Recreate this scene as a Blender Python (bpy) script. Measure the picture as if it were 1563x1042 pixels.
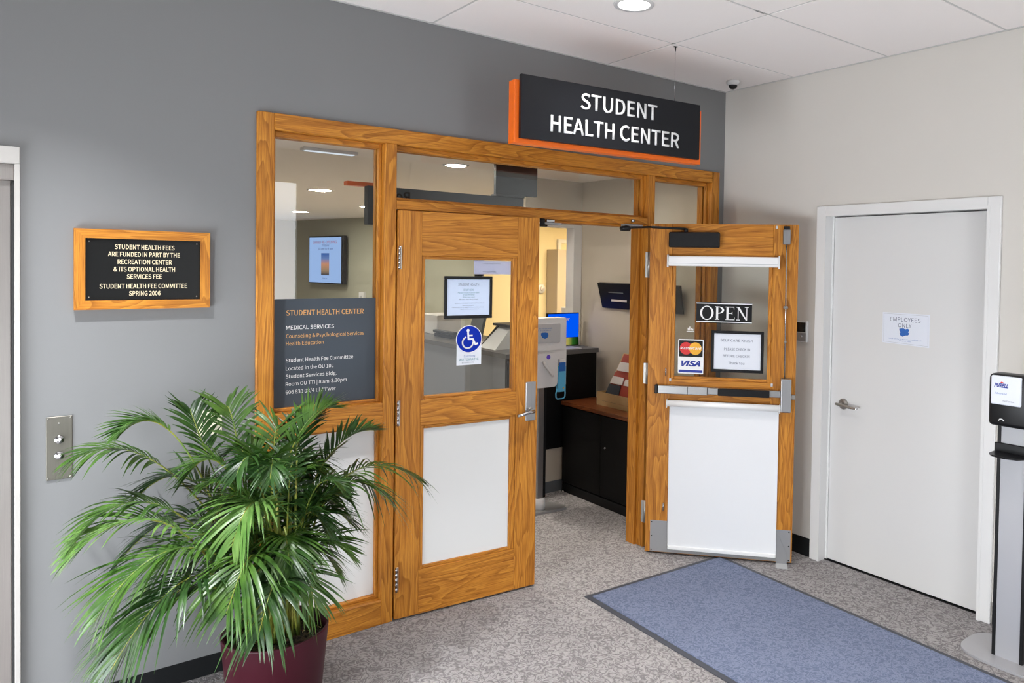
import bpy, bmesh, math, random
from mathutils import Vector, Matrix, Euler
random.seed(7)
R_ = math.radians
C = bpy.context.scene.collection
for o in list(bpy.data.objects): bpy.data.objects.remove(o)

# ------------------------------------------------------------ camera, world, big lights, exposure
cam_d = bpy.data.cameras.new('camera'); cam = bpy.data.objects.new('camera', cam_d); C.objects.link(cam)
F_ = Vector((0.63883683, 0.76899036, -0.02326637)); RR = Vector((0.76934002, -0.63861569, 0.01690952)); UU = Vector((0.00185502, 0.02870217, 0.99958629))
cam.matrix_world = Matrix(((RR.x, UU.x, -F_.x, -4.09261469), (RR.y, UU.y, -F_.y, -3.73434923), (RR.z, UU.z, -F_.z, 1.85971259), (0, 0, 0, 1)))
cam_d.sensor_width = 36; cam_d.lens = 1156.9479 / 1563 * 36
cam_d.shift_x = (781.5 - 941.3965) / 1563; cam_d.shift_y = (433.13115 - 521) / 1563
cam_d.clip_start = 0.05; cam_d.clip_end = 100
bpy.context.scene.camera = cam
vs = bpy.context.scene.view_settings
vs.view_transform = 'Standard'; vs.look = 'None'; vs.gamma = 1; vs.use_curve_mapping = False
vs.exposure = 0.0
W = bpy.data.worlds.new('world'); bpy.context.scene.world = W; W.use_nodes = True
W.node_tree.nodes['Background'].inputs[0].default_value = (0.8, 0.9, 1, 1)
W.node_tree.nodes['Background'].inputs[1].default_value = 0.6
E_WINDOW_LEFT = 17.0      # daylight from unseen left glazing, shaped to brighten the lower grey wall
E_WINDOW_REAR = 1.6     # daylight from the low glazing added behind the camera
E_WINDOW_TALL = 7.0    # the tall pane that mirrors in the left sidelight
E_DOWN = 900.0           # lobby downlights
E_DOWN_IN = 1250.0        # downlights of the reception room
E_OFFICE = 34.0         # warm lamp of the back office

# ------------------------------------------------------------ materials
def newmat(n):
    m = bpy.data.materials.new(n); m.use_nodes = True
    return m, m.node_tree.nodes, m.node_tree.links, m.node_tree.nodes['Principled BSDF']
def plain(n, c, r=0.5, metal=0.0, bump=0.0, bscale=300, spec=0.5, coat=0, vary=0.0, emit=None, es=0):
    m, N, L, P = newmat(n)
    P.inputs['Base Color'].default_value = (*c, 1); P.inputs['Roughness'].default_value = r
    P.inputs['Metallic'].default_value = metal; P.inputs['Specular IOR Level'].default_value = spec
    P.inputs['Coat Weight'].default_value = coat
    tc = N.new('ShaderNodeTexCoord')
    if vary:
        nz = N.new('ShaderNodeTexNoise'); nz.inputs['Scale'].default_value = 2.5; nz.inputs['Detail'].default_value = 3
        L.new(tc.outputs['Object'], nz.inputs['Vector'])
        mx = N.new('ShaderNodeMixRGB'); mx.inputs[1].default_value = (*[v * (1 - vary) for v in c], 1); mx.inputs[2].default_value = (*[min(1, v * (1 + vary)) for v in c], 1)
        L.new(nz.outputs['Fac'], mx.inputs[0]); L.new(mx.outputs[0], P.inputs['Base Color'])
    if bump:
        nb = N.new('ShaderNodeTexNoise'); nb.inputs['Scale'].default_value = bscale; nb.inputs['Detail'].default_value = 2
        L.new(tc.outputs['Object'], nb.inputs['Vector'])
        b = N.new('ShaderNodeBump'); b.inputs['Strength'].default_value = bump; b.inputs['Distance'].default_value = 0.002
        L.new(nb.outputs['Fac'], b.inputs['Height']); L.new(b.outputs[0], P.inputs['Normal'])
    if emit:
        P.inputs['Emission Color'].default_value = (*emit, 1); P.inputs['Emission Strength'].default_value = es
    return m
def wood(n, axis, light=(0.61, 0.262, 0.036), mid=(0.52, 0.205, 0.024), dark=(0.27, 0.09, 0.008), rough=0.45):
    m, N, L, P = newmat(n)
    tc = N.new('ShaderNodeTexCoord'); oi = N.new('ShaderNodeObjectInfo')
    mul = N.new('ShaderNodeMath'); mul.operation = 'MULTIPLY'; mul.inputs[1].default_value = 37
    L.new(oi.outputs['Random'], mul.inputs[0])
    add = N.new('ShaderNodeVectorMath'); add.operation = 'ADD'
    L.new(tc.outputs['Object'], add.inputs[0]); L.new(mul.outputs[0], add.inputs[1])
    def mapped(s_long, s_cross):
        mp = N.new('ShaderNodeMapping'); s = [s_cross] * 3; s['xyz'.index(axis)] = s_long
        mp.inputs['Scale'].default_value = s; L.new(add.outputs[0], mp.inputs['Vector']); return mp
    n1 = N.new('ShaderNodeTexNoise'); n1.inputs['Scale'].default_value = 1; n1.inputs['Detail'].default_value = 2.5; n1.inputs['Distortion'].default_value = 0.6; n1.inputs['Roughness'].default_value = 0.45
    L.new(mapped(0.9, 7.5).outputs[0], n1.inputs['Vector'])
    mm = N.new('ShaderNodeMath'); mm.operation = 'MULTIPLY'; mm.inputs[1].default_value = 13; L.new(n1.outputs['Fac'], mm.inputs[0])
    fr = N.new('ShaderNodeMath'); fr.operation = 'FRACT'; L.new(mm.outputs[0], fr.inputs[0])
    cr = N.new('ShaderNodeValToRGB'); e = cr.color_ramp.elements
    e[0].position = 0; e[0].color = (*light, 1); e[1].position = 1; e[1].color = (*light, 1)
    a = e.new(0.55); a.color = (*mid, 1); b_ = e.new(0.93); b_.color = (*[0.45 * x + 0.55 * y for x, y in zip(mid, dark)], 1)
    L.new(fr.outputs[0], cr.inputs[0])
    n2 = N.new('ShaderNodeTexNoise'); n2.inputs['Scale'].default_value = 1; n2.inputs['Detail'].default_value = 4; n2.inputs['Roughness'].default_value = 0.7
    L.new(mapped(7, 260).outputs[0], n2.inputs['Vector'])
    c2 = N.new('ShaderNodeValToRGB'); c2.color_ramp.elements[0].position = 0.36; c2.color_ramp.elements[0].color = (*dark, 1); c2.color_ramp.elements[1].position = 0.58; c2.color_ramp.elements[1].color = (1, 1, 1, 1)
    L.new(n2.outputs['Fac'], c2.inputs[0])
    mx = N.new('ShaderNodeMixRGB'); mx.blend_type = 'MULTIPLY'; mx.inputs[0].default_value = 0.5
    L.new(cr.outputs[0], mx.inputs[1]); L.new(c2.outputs[0], mx.inputs[2])
    n3 = N.new('ShaderNodeTexNoise'); n3.inputs['Scale'].default_value = 1; n3.inputs['Detail'].default_value = 1
    L.new(mapped(0.8, 4).outputs[0], n3.inputs['Vector'])
    hs = N.new('ShaderNodeHueSaturation'); L.new(mx.outputs[0], hs.inputs['Color'])
    mr = N.new('ShaderNodeMapRange'); mr.inputs['To Min'].default_value = 0.90; mr.inputs['To Max'].default_value = 1.12
    L.new(n3.outputs['Fac'], mr.inputs[0]); L.new(mr.outputs[0], hs.inputs['Value'])
    L.new(hs.outputs[0], P.inputs['Base Color'])
    P.inputs['Roughness'].default_value = rough; P.inputs['Specular IOR Level'].default_value = 0.28
    bp = N.new('ShaderNodeBump'); bp.inputs['Strength'].default_value = 0.12; bp.inputs['Distance'].default_value = 0.001
    L.new(n2.outputs['Fac'], bp.inputs['Height']); L.new(bp.outputs[0], P.inputs['Normal'])
    return m
def swirl(n, base, hi, lo, scale, freq, rough=0.95, bump=0.6, blotch=0.08):
    """looped carpet: contour lines of a noise field as raised swirling cords"""
    m, N, L, P = newmat(n)
    tc = N.new('ShaderNodeTexCoord')
    n1 = N.new('ShaderNodeTexNoise'); n1.inputs['Scale'].default_value = scale; n1.inputs['Detail'].default_value = 1.2; n1.inputs['Distortion'].default_value = 1.1
    L.new(tc.outputs['Object'], n1.inputs['Vector'])
    mm = N.new('ShaderNodeMath'); mm.operation = 'MULTIPLY'; mm.inputs[1].default_value = freq; L.new(n1.outputs['Fac'], mm.inputs[0])
    pp = N.new('ShaderNodeMath'); pp.operation = 'PINGPONG'; pp.inputs[1].default_value = 1; L.new(mm.outputs[0], pp.inputs[0])
    cr = N.new('ShaderNodeValToRGB'); e = cr.color_ramp.elements
    e[0].position = 0.05; e[0].color = (*lo, 1); e[1].position = 0.95; e[1].color = (*hi, 1); k = e.new(0.45); k.color = (*base, 1)
    L.new(pp.outputs[0], cr.inputs[0])
    n2 = N.new('ShaderNodeTexNoise'); n2.inputs['Scale'].default_value = 420; n2.inputs['Detail'].default_value = 2
    L.new(tc.outputs['Object'], n2.inputs['Vector'])
    n3 = N.new('ShaderNodeTexNoise'); n3.inputs['Scale'].default_value = 3; n3.inputs['Detail'].default_value = 4
    L.new(tc.outputs['Object'], n3.inputs['Vector'])
    hs = N.new('ShaderNodeHueSaturation'); L.new(cr.outputs[0], hs.inputs['Color'])
    mr = N.new('ShaderNodeMapRange'); mr.inputs['From Min'].default_value = .3; mr.inputs['From Max'].default_value = .7; mr.inputs['To Min'].default_value = 0.84; mr.inputs['To Max'].default_value = 1.16
    L.new(n2.outputs['Fac'], mr.inputs[0])
    mr2 = N.new('ShaderNodeMapRange'); mr2.inputs['To Min'].default_value = 1 - blotch; mr2.inputs['To Max'].default_value = 1 + blotch
    L.new(n3.outputs['Fac'], mr2.inputs[0])
    mu = N.new('ShaderNodeMath'); mu.operation = 'MULTIPLY'; L.new(mr.outputs[0], mu.inputs[0]); L.new(mr2.outputs[0], mu.inputs[1])
    L.new(mu.outputs[0], hs.inputs['Value']); L.new(hs.outputs[0], P.inputs['Base Color'])
    P.inputs['Roughness'].default_value = rough; P.inputs['Specular IOR Level'].default_value = 0.2
    b = N.new('ShaderNodeBump'); b.inputs['Strength'].default_value = bump; b.inputs['Distance'].default_value = 0.004
    L.new(pp.outputs[0], b.inputs['Height']); L.new(b.outputs[0], P.inputs['Normal'])
    return m
def brushed(n, c, axis='z', r=0.32):
    m, N, L, P = newmat(n)
    P.inputs['Metallic'].default_value = 0.9; P.inputs['Roughness'].default_value = r
    tc = N.new('ShaderNodeTexCoord'); mp = N.new('ShaderNodeMapping'); s = [400] * 3; s['xyz'.index(axis)] = 6; mp.inputs['Scale'].default_value = s
    nz = N.new('ShaderNodeTexNoise'); nz.inputs['Scale'].default_value = 1; L.new(tc.outputs['Object'], mp.inputs[0]); L.new(mp.outputs[0], nz.inputs['Vector'])
    mx = N.new('ShaderNodeMixRGB'); mx.inputs[1].default_value = (*[v * .88 for v in c], 1); mx.inputs[2].default_value = (*[min(1, v * 1.1) for v in c], 1)
    L.new(nz.outputs['Fac'], mx.inputs[0]); L.new(mx.outputs[0], P.inputs['Base Color'])
    return m
def glassmat(n, tint=(0.97, 0.985, 0.975)):
    m, N, L, P = newmat(n)
    N.remove(P); out = N['Material Output']
    t = N.new('ShaderNodeBsdfTransparent'); t.inputs[0].default_value = (*tint, 1)
    g = N.new('ShaderNodeBsdfGlossy'); g.inputs['Roughness'].default_value = 0.0
    f = N.new('ShaderNodeFresnel'); f.inputs[0].default_value = 1.5
    ms = N.new('ShaderNodeMixShader'); ge = N.new('ShaderNodeNewGeometry'); inv = N.new('ShaderNodeMath'); inv.operation = 'SUBTRACT'; inv.inputs[0].default_value = 1.0; L.new(ge.outputs['Backfacing'], inv.inputs[1])
    mu = N.new('ShaderNodeMath'); mu.operation = 'MULTIPLY'; mu.use_clamp = True; L.new(f.outputs[0], mu.inputs[0]); L.new(inv.outputs[0], mu.inputs[1])
    m2 = N.new('ShaderNodeMath'); m2.operation = 'MULTIPLY'; m2.inputs[1].default_value = 1.8; m2.use_clamp = True; L.new(mu.outputs[0], m2.inputs[0])   # both faces of the thin pane reflect; counted once on its outer face
    L.new(m2.outputs[0], ms.inputs[0]); L.new(t.outputs[0], ms.inputs[1]); L.new(g.outputs[0], ms.inputs[2]); L.new(ms.outputs[0], out.inputs[0])
    return m
def emis(n, c, s):
    m, N, L, P = newmat(n); N.remove(P); e = N.new('ShaderNodeEmission'); e.inputs[0].default_value = (*c, 1); e.inputs[1].default_value = s
    L.new(e.outputs[0], N['Material Output'].inputs[0]); return m
def poster_screen(n, stops, axis, es):
    """screen picture: soft bands along one axis"""
    m, N, L, P = newmat(n); N.remove(P)
    tc = N.new('ShaderNodeTexCoord'); sp = N.new('ShaderNodeSeparateXYZ'); L.new(tc.outputs['Generated'], sp.inputs[0])
    cr = N.new('ShaderNodeValToRGB'); e = cr.color_ramp.elements
    e[0].position, e[0].color = stops[0][0], (*stops[0][1], 1); e[1].position, e[1].color = stops[-1][0], (*stops[-1][1], 1)
    for p, c in stops[1:-1]: k = e.new(p); k.color = (*c, 1)
    L.new(sp.outputs['xyz'.index(axis)], cr.inputs[0])
    em = N.new('ShaderNodeEmission'); em.inputs[1].default_value = es; L.new(cr.outputs[0], em.inputs[0]); L.new(em.outputs[0], N['Material Output'].inputs[0])
    return m

M = {}
M['grey_wall'] = plain('grey_wall_paint', (0.205, 0.206, 0.209), 0.7, bump=0.08, bscale=260, vary=0.02, spec=.3)
M['beige_wall'] = plain('beige_wall_paint', (0.64, 0.61, 0.565), 0.7, bump=0.08, bscale=260, vary=0.02, spec=.3)
M['in_wall'] = plain('interior_wall_paint', (0.54, 0.485, 0.40), 0.75, bump=0.06, vary=0.02, spec=.3)
M['green_wall'] = plain('sage_wall_paint', (0.40, 0.40, 0.32), 0.75, bump=0.06, vary=0.03, spec=.3)
M['yellow_wall'] = plain('cream_wall_paint', (0.80, 0.70, 0.46), 0.75, spec=.3)
M['plaster_white'] = plain('white_plaster', (0.82, 0.80, 0.79), 0.8, spec=.3)
M['lobby_grey'] = plain('lobby_grey_paint', (0.36, 0.35, 0.34), 0.8, spec=.2)
M['warm_ceiling'] = plain('warm_white_ceiling', (0.92, 0.85, 0.76), 0.85, spec=.2)
M['tile'] = plain('ceiling_tile_white', (0.88, 0.84, 0.825), 0.9, bump=0.25, bscale=160, spec=.2, vary=0.015)
M['tee'] = plain('ceiling_tee_white', (0.55, 0.54, 0.53), 0.5)
M['carpet'] = swirl('grey_swirl_carpet', (0.265, 0.252, 0.255), (0.35, 0.335, 0.335), (0.165, 0.155, 0.16), 25, 8, blotch=0.12)
M['mat_blue'] = swirl('blue_mat_pile', (0.150, 0.178, 0.265), (0.195, 0.228, 0.33), (0.115, 0.142, 0.222), 38, 6, bump=0.4, blotch=0.1)
M['mat_edge'] = plain('mat_rubber_edge', (0.055, 0.06, 0.075), 0.6, bump=.2)
M['wood_z'] = wood('oak_vertical_grain', 'z')
M['wood_x'] = wood('oak_horizontal_grain', 'x')
M['wood_y'] = wood('oak_depth_grain', 'y')
M['cherry'] = wood('cherry_top', 'y', (0.22, .07, .022), (.17, .05, .016), (.08, .025, .01), .3)
M['door_white'] = plain('white_door_paint', (0.68, 0.675, 0.665), 0.4, bump=0.05, bscale=90, vary=.01)
M['trim_white'] = plain('white_trim_paint', (0.74, 0.735, 0.725), 0.35)
M['base_black'] = plain('black_vinyl_base', (0.010, 0.011, 0.012), 0.45, spec=.25)
M['black_metal'] = plain('black_satin_metal', (0.007, 0.007, 0.008), 0.42, spec=.25)
M['black_plastic'] = plain('black_plastic', (0.006, 0.006, 0.007), 0.35, spec=.25)
M['black_lam'] = plain('black_laminate', (0.004, 0.004, 0.0045), 0.5, bump=.05, spec=.15)
M['slate'] = plain('slate_vinyl_film', (0.062, 0.076, 0.095), 0.55, vary=.04, spec=.25)
M['slate_reflection'] = plain('slate_reflection_tone', (0.062, 0.078, 0.095), 0.6, spec=.2)  # tone of the sign reflection modelled behind the transom
M['sign_black'] = plain('sign_black_gloss', (0.010, 0.011, 0.014), 0.3, spec=.22)
M['plaque_black'] = plain('plaque_black', (0.007, 0.007, 0.007), 0.35, spec=.2)
M['orange'] = plain('orange_acrylic', (0.88, 0.15, 0.004), 0.35)
M['orange_ink'] = plain('pale_orange_ink', (0.75, 0.40, 0.13), 0.6)
M['white_ink'] = plain('white_ink', (0.86, 0.86, 0.86), 0.5)
M['gold_ink'] = plain('pale_gold_ink', (0.72, 0.62, 0.42), 0.45)
M['white_acrylic'] = plain('white_raised_letters', (0.9, 0.9, 0.9), 0.35)
M['grey_ink'] = plain('grey_ink', (0.10, 0.12, 0.18), 0.6)
M['teal_ink'] = plain('teal_ink', (0.10, 0.28, 0.33), 0.6)
M['navy_ink'] = plain('navy_ink', (0.01, 0.03, 0.30), 0.5)
M['blue_ink'] = plain('blue_ink', (0.01, 0.11, 0.42), 0.5)
M['red_ink'] = plain('red_ink', (0.65, 0.02, 0.02), 0.5)
M['yellow_ink'] = plain('amber_ink', (0.85, 0.42, 0.02), 0.5)
M['paper'] = plain('white_paper', (0.74, 0.77, 0.84), 0.6)
M['paper_blue'] = plain('pale_blue_paper', (0.56, 0.65, 0.82), 0.6)
M['lilac_paper'] = plain('lilac_paper', (0.62, 0.60, 0.80), 0.7)
M['sign_blue'] = plain('accessibility_blue', (0.001, 0.022, 0.36), 0.5, spec=.15)
M['frost'] = plain('frosted_white_film', (0.74, 0.745, 0.74), 0.35, vary=.015)
M['blind'] = plain('roller_blind_fabric', (0.80, 0.81, 0.83), 0.8, bump=.15, bscale=500)
M['blind_metal'] = plain('white_blind_metal', (0.85, 0.85, 0.85), 0.3)
M['alu'] = brushed('brushed_aluminium', (0.34, 0.34, 0.34), 'x', .35)
M['alu_v'] = brushed('brushed_aluminium_upright', (0.36, 0.36, 0.365), 'z', .35)
M['alu_plate'] = plain('satin_aluminium_sheet', (0.33, 0.33, 0.335), 0.45, metal=.5)
M['steel'] = brushed('stainless_plate', (0.24, 0.225, 0.195), 'z', .4)
M['nickel'] = plain('satin_nickel', (0.34, 0.325, 0.30), 0.35, metal=.9)
M['chrome'] = plain('chrome', (0.50, 0.50, 0.51), 0.2, metal=1)
M['elev_trim'] = plain('elevator_trim', (0.44, 0.42, 0.40), 0.4)
M['elev_steel'] = brushed('elevator_steel', (0.42, 0.39, 0.37), 'z', .38)
M['elev_dark'] = plain('elevator_dark_gap', (0.02, 0.02, 0.02), 0.6)  # near-black strip between surround and return jamb
M['ivory'] = plain('ivory_plastic', (0.76, 0.72, 0.58), 0.4)
M['glass'] = glassmat('window_glass')
M['acrylic'] = glassmat('clear_acrylic', (0.9, 0.93, 0.94))
M['silver_panel'] = plain('silver_grey_panel', (0.40, 0.40, 0.42), 0.45, metal=.3)
M['soft_white'] = plain('soft_white_plastic', (0.66, 0.66, 0.66), 0.4)
M['light_grey'] = plain('light_grey_plastic', (0.45, 0.46, 0.47), 0.4)
M['sky_plastic'] = plain('sky_blue_plastic', (0.10, 0.42, 0.66), 0.35)
M['violet'] = plain('violet_ink', (0.12, 0.06, 0.50), 0.5)
M['counter_grey'] = plain('grey_counter_laminate', (0.21, 0.225, 0.25), 0.5, vary=.02)
M['counter_top'] = plain('dark_counter_top', (0.11, 0.11, 0.115), 0.35)
M['beige_panel'] = plain('beige_panel', (0.48, 0.42, 0.34), 0.6)
M['grey_base'] = plain('grey_rubber_base', (0.10, 0.11, 0.12), 0.5)
M['kraft'] = plain('kraft_card', (0.42, 0.28, 0.13), 0.8)
M['brochure_red'] = plain('brick_red_paper', (0.28, 0.035, 0.02), 0.5)
M['brochure_dark'] = plain('charcoal_paper', (0.03, 0.035, 0.045), 0.5)
M['label_white'] = plain('label_paper', (0.62, 0.58, 0.56), 0.6)
M['pot'] = plain('burgundy_glazed_pot', (0.048, 0.005, 0.012), 0.42, spec=.22, vary=.08)
M['bread'] = plain('tan_crumpled_paper', (0.45, 0.26, 0.08), 0.7, bump=.5, bscale=60)
M['screen_blue'] = emis('screen_blue', (0.0, 0.10, 0.95), 0.95)
M['screen_black'] = plain('screen_dark_glass', (0.01, 0.01, 0.011), 0.12)
M['tv_screen'] = emis('tv_pale_blue', (0.34, 0.50, 0.85), 0.95)
M['reflected_light_white'] = emis('reflected_light_white', (0.8, 0.85, 0.95), 0.9)  # glow of the strip that imitates a reflected lobby light
M['tv_photo'] = poster_screen('tv_photo', [(0, (.02, .03, .05)), (.2, (.30, .20, .12)), (.5, (.55, .25, .14)), (.75, (.12, .2, .45)), (1, (.03, .1, .35))], 'z', 1.0)
M['screen_photo'] = poster_screen('screen_photo', [(0, (.75, .30, .14)), (.52, (.62, .26, .12)), (.64, (.45, .42, .10)), (.8, (.03, .13, .02)), (1, (.0, .01, .0))], 'x', 0.8)
M['lamp'] = emis('downlight_lamp', (1, 0.97, 0.93), E_DOWN)
M['lamp_boost'] = emis('downlight_lamp_boost', (0.96, 0.98, 1.0), E_DOWN * 3.4)  # unseen downlight boosted to brighten the lower left wall
M['lamp_in'] = emis('reception_downlight_lamp', (1, 0.93, 0.82), E_DOWN_IN)
M['lamp_office'] = emis('office_lamp', (1, 0.80, 0.50), E_OFFICE)
M['win_left'] = emis('daylight_left', (0.90, 0.95, 1.0), E_WINDOW_LEFT)
M['win_tall'] = emis('daylight_tall', (0.92, 0.96, 1.0), E_WINDOW_TALL)
M['win_rear'] = emis('daylight_rear', (0.90, 0.95, 1.0), E_WINDOW_REAR)
def soilmat():
    m, N, L, P = newmat('potting_soil'); tc = N.new('ShaderNodeTexCoord'); nz = N.new('ShaderNodeTexNoise'); nz.inputs['Scale'].default_value = 70; nz.inputs['Detail'].default_value = 6
    L.new(tc.outputs['Object'], nz.inputs['Vector']); cr = N.new('ShaderNodeValToRGB'); e = cr.color_ramp.elements
    e[0].position = .42; e[0].color = (.008, .006, .004, 1); e[1].position = .72; e[1].color = (.16, .12, .07, 1); L.new(nz.outputs['Fac'], cr.inputs[0]); L.new(cr.outputs[0], P.inputs['Base Color']); P.inputs['Roughness'].default_value = .95
    b = N.new('ShaderNodeBump'); b.inputs['Distance'].default_value = .01; L.new(nz.outputs['Fac'], b.inputs['Height']); L.new(b.outputs[0], P.inputs['Normal']); return m
M['soil'] = soilmat()
def leafmat(n, c1, c2, rough=.35):
    m, N, L, P = newmat(n); tc = N.new('ShaderNodeTexCoord'); nz = N.new('ShaderNodeTexNoise'); nz.inputs['Scale'].default_value = 14; nz.inputs['Detail'].default_value = 3
    L.new(tc.outputs['Object'], nz.inputs['Vector']); cr = N.new('ShaderNodeValToRGB'); e = cr.color_ramp.elements
    e[0].position = .35; e[0].color = (*c1, 1); e[1].position = .68; e[1].color = (*c2, 1); L.new(nz.outputs['Fac'], cr.inputs[0]); L.new(cr.outputs[0], P.inputs['Base Color'])
    P.inputs['Roughness'].default_value = rough; P.inputs['Subsurface Weight'].default_value = 0
    tr = N.new('ShaderNodeBsdfTranslucent'); L.new(cr.outputs[0], tr.inputs[0]); mx = N.new('ShaderNodeMixShader'); mx.inputs[0].default_value = .18
    L.new(P.outputs[0], mx.inputs[1]); L.new(tr.outputs[0], mx.inputs[2]); L.new(mx.outputs[0], N['Material Output'].inputs[0]); return m
M['leaf'] = leafmat('palm_leaf_green', (0.026, 0.075, 0.010), (0.075, 0.165, 0.022))
M['leaf_dark'] = leafmat('palm_leaf_deep', (0.012, 0.042, 0.008), (0.038, 0.10, 0.018))
M['leaf_light'] = leafmat('palm_leaf_light', (0.07, 0.17, 0.03), (0.16, 0.28, 0.07))
M['cane'] = leafmat('palm_cane', (0.10, 0.20, 0.03), (0.36, 0.33, 0.05), .45)

# ------------------------------------------------------------ geometry helpers
class MB:
    def __init__(s): s.v = []; s.f = []; s.smooth = []
    def add(s, vs, fs, sm=False):
        n = len(s.v); s.v += [tuple(v) for v in vs]; s.f += [tuple(i + n for i in f) for f in fs]; s.smooth += [sm] * len(fs); return s
    def bm(s, b, sm=False):
        b.verts.index_update(); s.add([v.co[:] for v in b.verts], [[v.index for v in f.verts] for f in b.faces], sm); b.free(); return s
    def box(s, x0, x1, y0, y1, z0, z1, bev=0, seg=1, sm=False):
        x0, x1 = sorted((x0, x1)); y0, y1 = sorted((y0, y1)); z0, z1 = sorted((z0, z1))
        b = bmesh.new(); bmesh.ops.create_cube(b, size=1)
        for v in b.verts: v.co = Vector(((x0 + x1) / 2 + v.co.x * (x1 - x0), (y0 + y1) / 2 + v.co.y * (y1 - y0), (z0 + z1) / 2 + v.co.z * (z1 - z0)))
        if bev: bmesh.ops.bevel(b, geom=list(b.edges), offset=bev, segments=seg, profile=.5, affect='EDGES')
        return s.bm(b, sm)
    def tube(s, pts, r, n=10, caps=True, sm=True):
        pts = [Vector(p) for p in pts]; rs = r if isinstance(r, (list, tuple)) else [r] * len(pts)
        vs = []; fs = []; up = None
        for i, p in enumerate(pts):
            t = (pts[min(i + 1, len(pts) - 1)] - pts[max(i - 1, 0)]).normalized()
            if up is None: up = Vector((0, 0, 1)) if abs(t.z) < .9 else Vector((1, 0, 0))
            a = (up - t * up.dot(t)).normalized(); b = t.cross(a); up = a
            for k in range(n):
                q = 2 * math.pi * k / n; vs.append(p + (a * math.cos(q) + b * math.sin(q)) * rs[i])
        for i in range(len(pts) - 1):
            for k in range(n): fs.append((i * n + k, i * n + (k + 1) % n, (i + 1) * n + (k + 1) % n, (i + 1) * n + k))
        if caps: fs.append(tuple(range(n))[::-1]); fs.append(tuple((len(pts) - 1) * n + k for k in range(n)))
        return s.add(vs, fs, sm)
    def lathe(s, prof, c=(0, 0, 0), axis='z', n=32, sm=True):
        """profile of (radius, height) about an axis through c"""
        vs = []; fs = []
        for r, h in prof:
            for k in range(n):
                q = 2 * math.pi * k / n; a, b = r * math.cos(q), r * math.sin(q)
                vs.append((c[0] + a, c[1] + b, c[2] + h) if axis == 'z' else (c[0] + a, c[1] + h, c[2] + b) if axis == 'y' else (c[0] + h, c[1] + a, c[2] + b))
        for i in range(len(prof) - 1):
            for k in range(n): fs.append((i * n + k, i * n + (k + 1) % n, (i + 1) * n + (k + 1) % n, (i + 1) * n + k))
        return s.add(vs, fs, sm)
    def prism(s, poly, y0, y1, sm=False):
        """2D outline (x, z) extruded between y0 and y1"""
        n = len(poly); vs = [(x, y0, z) for x, z in poly] + [(x, y1, z) for x, z in poly]
        fs = [tuple(range(n)), tuple(range(n, 2 * n))[::-1]] + [(i, i + n, (i + 1) % n + n, (i + 1) % n) for i in range(n)]
        return s.add(vs, fs, sm)
    def prismz(s, poly, z0, z1):
        n = len(poly); vs = [(x, y, z0) for x, y in poly] + [(x, y, z1) for x, y in poly]
        return s.add(vs, [tuple(range(n))[::-1], tuple(range(n, 2 * n))] + [(i, (i + 1) % n, (i + 1) % n + n, i + n) for i in range(n)])
    def stroke(s, pts, w, y0, y1):
        for (a, b) in zip(pts[:-1], pts[1:]):
            a = Vector(a); b = Vector(b); d = (b - a).normalized(); e = Vector((-d.y, d.x)) * w / 2; a2 = a - d * w * .2; b2 = b + d * w * .2
            s.prism([tuple(a2 - e), tuple(b2 - e), tuple(b2 + e), tuple(a2 + e)], y0, y1)
        return s
    def mesh(s, name, off=(0, 0, 0)):
        me = bpy.data.meshes.new(name); me.from_pydata([(v[0] - off[0], v[1] - off[1], v[2] - off[2]) for v in s.v], [], s.f)
        me.polygons.foreach_set('use_smooth', s.smooth); me.update()
        b = bmesh.new(); b.from_mesh(me); bmesh.ops.recalc_face_normals(b, faces=b.faces); b.to_mesh(me); b.free()
        return me
def circ(cx, cz, r, n=32, r2=None, a0=0, a1=360):
    r2 = r2 or r
    return [(cx + r * math.cos(R_(a0 + (a1 - a0) * k / n)), cz + r2 * math.sin(R_(a0 + (a1 - a0) * k / n))) for k in range(n if abs(a1 - a0) == 360 else n + 1)]
def rrect(x0, x1, z0, z1, r, n=5):
    p = []
    for cx, cz, a in ((x1 - r, z1 - r, 0), (x0 + r, z1 - r, 90), (x0 + r, z0 + r, 180), (x1 - r, z0 + r, 270)):
        p += [(cx + r * math.cos(R_(a + 90 * k / n)), cz + r * math.sin(R_(a + 90 * k / n))) for k in range(n + 1)]
    return p
ALL = {}
def tag(o, label=None, cat=None, group=None, kind=None):
    if label: o['label'] = label
    if cat: o['category'] = cat
    if group: o['group'] = group
    if kind: o['kind'] = kind
    return o
class Thing:
    """an Empty at the thing's base, in a frame (x, y, angle): local x runs right, y into the wall, z up"""
    def __init__(s, name, label, cat, frame=(0, 0, 0), base=(0, 0, 0), group=None, kind=None):
        s.off = base; t = R_(frame[2]); s.o = bpy.data.objects.new(name, None); C.objects.link(s.o)
        x, y = base[0], base[1]
        s.o.location = (frame[0] + x * math.cos(t) - y * math.sin(t), frame[1] + x * math.sin(t) + y * math.cos(t), base[2]); s.o.rotation_euler = (0, 0, t)
        s.o.empty_display_size = .05
        tag(s.o, label, cat, group, kind)
    def part(s, name, mb, mat, parent=None, label=None, kind=None):
        o = bpy.data.objects.new(name, mb.mesh(name, s.off)); C.objects.link(o); o.parent = parent or s.o
        o.data.materials.append(M[mat] if isinstance(mat, str) else mat)
        if label: o['label'] = label
        if kind: o['kind'] = kind
        return o
    def text(s, t, x0, x1, z0, z1, y, mat, parent=None, name='lettering', depth=0.0004, shear=0, bold=0, mirror=False):
        me = textmesh(t, x0 - s.off[0], x1 - s.off[0], z0 - s.off[2], z1 - s.off[2], y - s.off[1], depth, shear, bold, mirror)
        o = bpy.data.objects.new(name, me); C.objects.link(o); o.parent = parent or s.o; o.data.materials.append(M[mat]); return o
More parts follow.
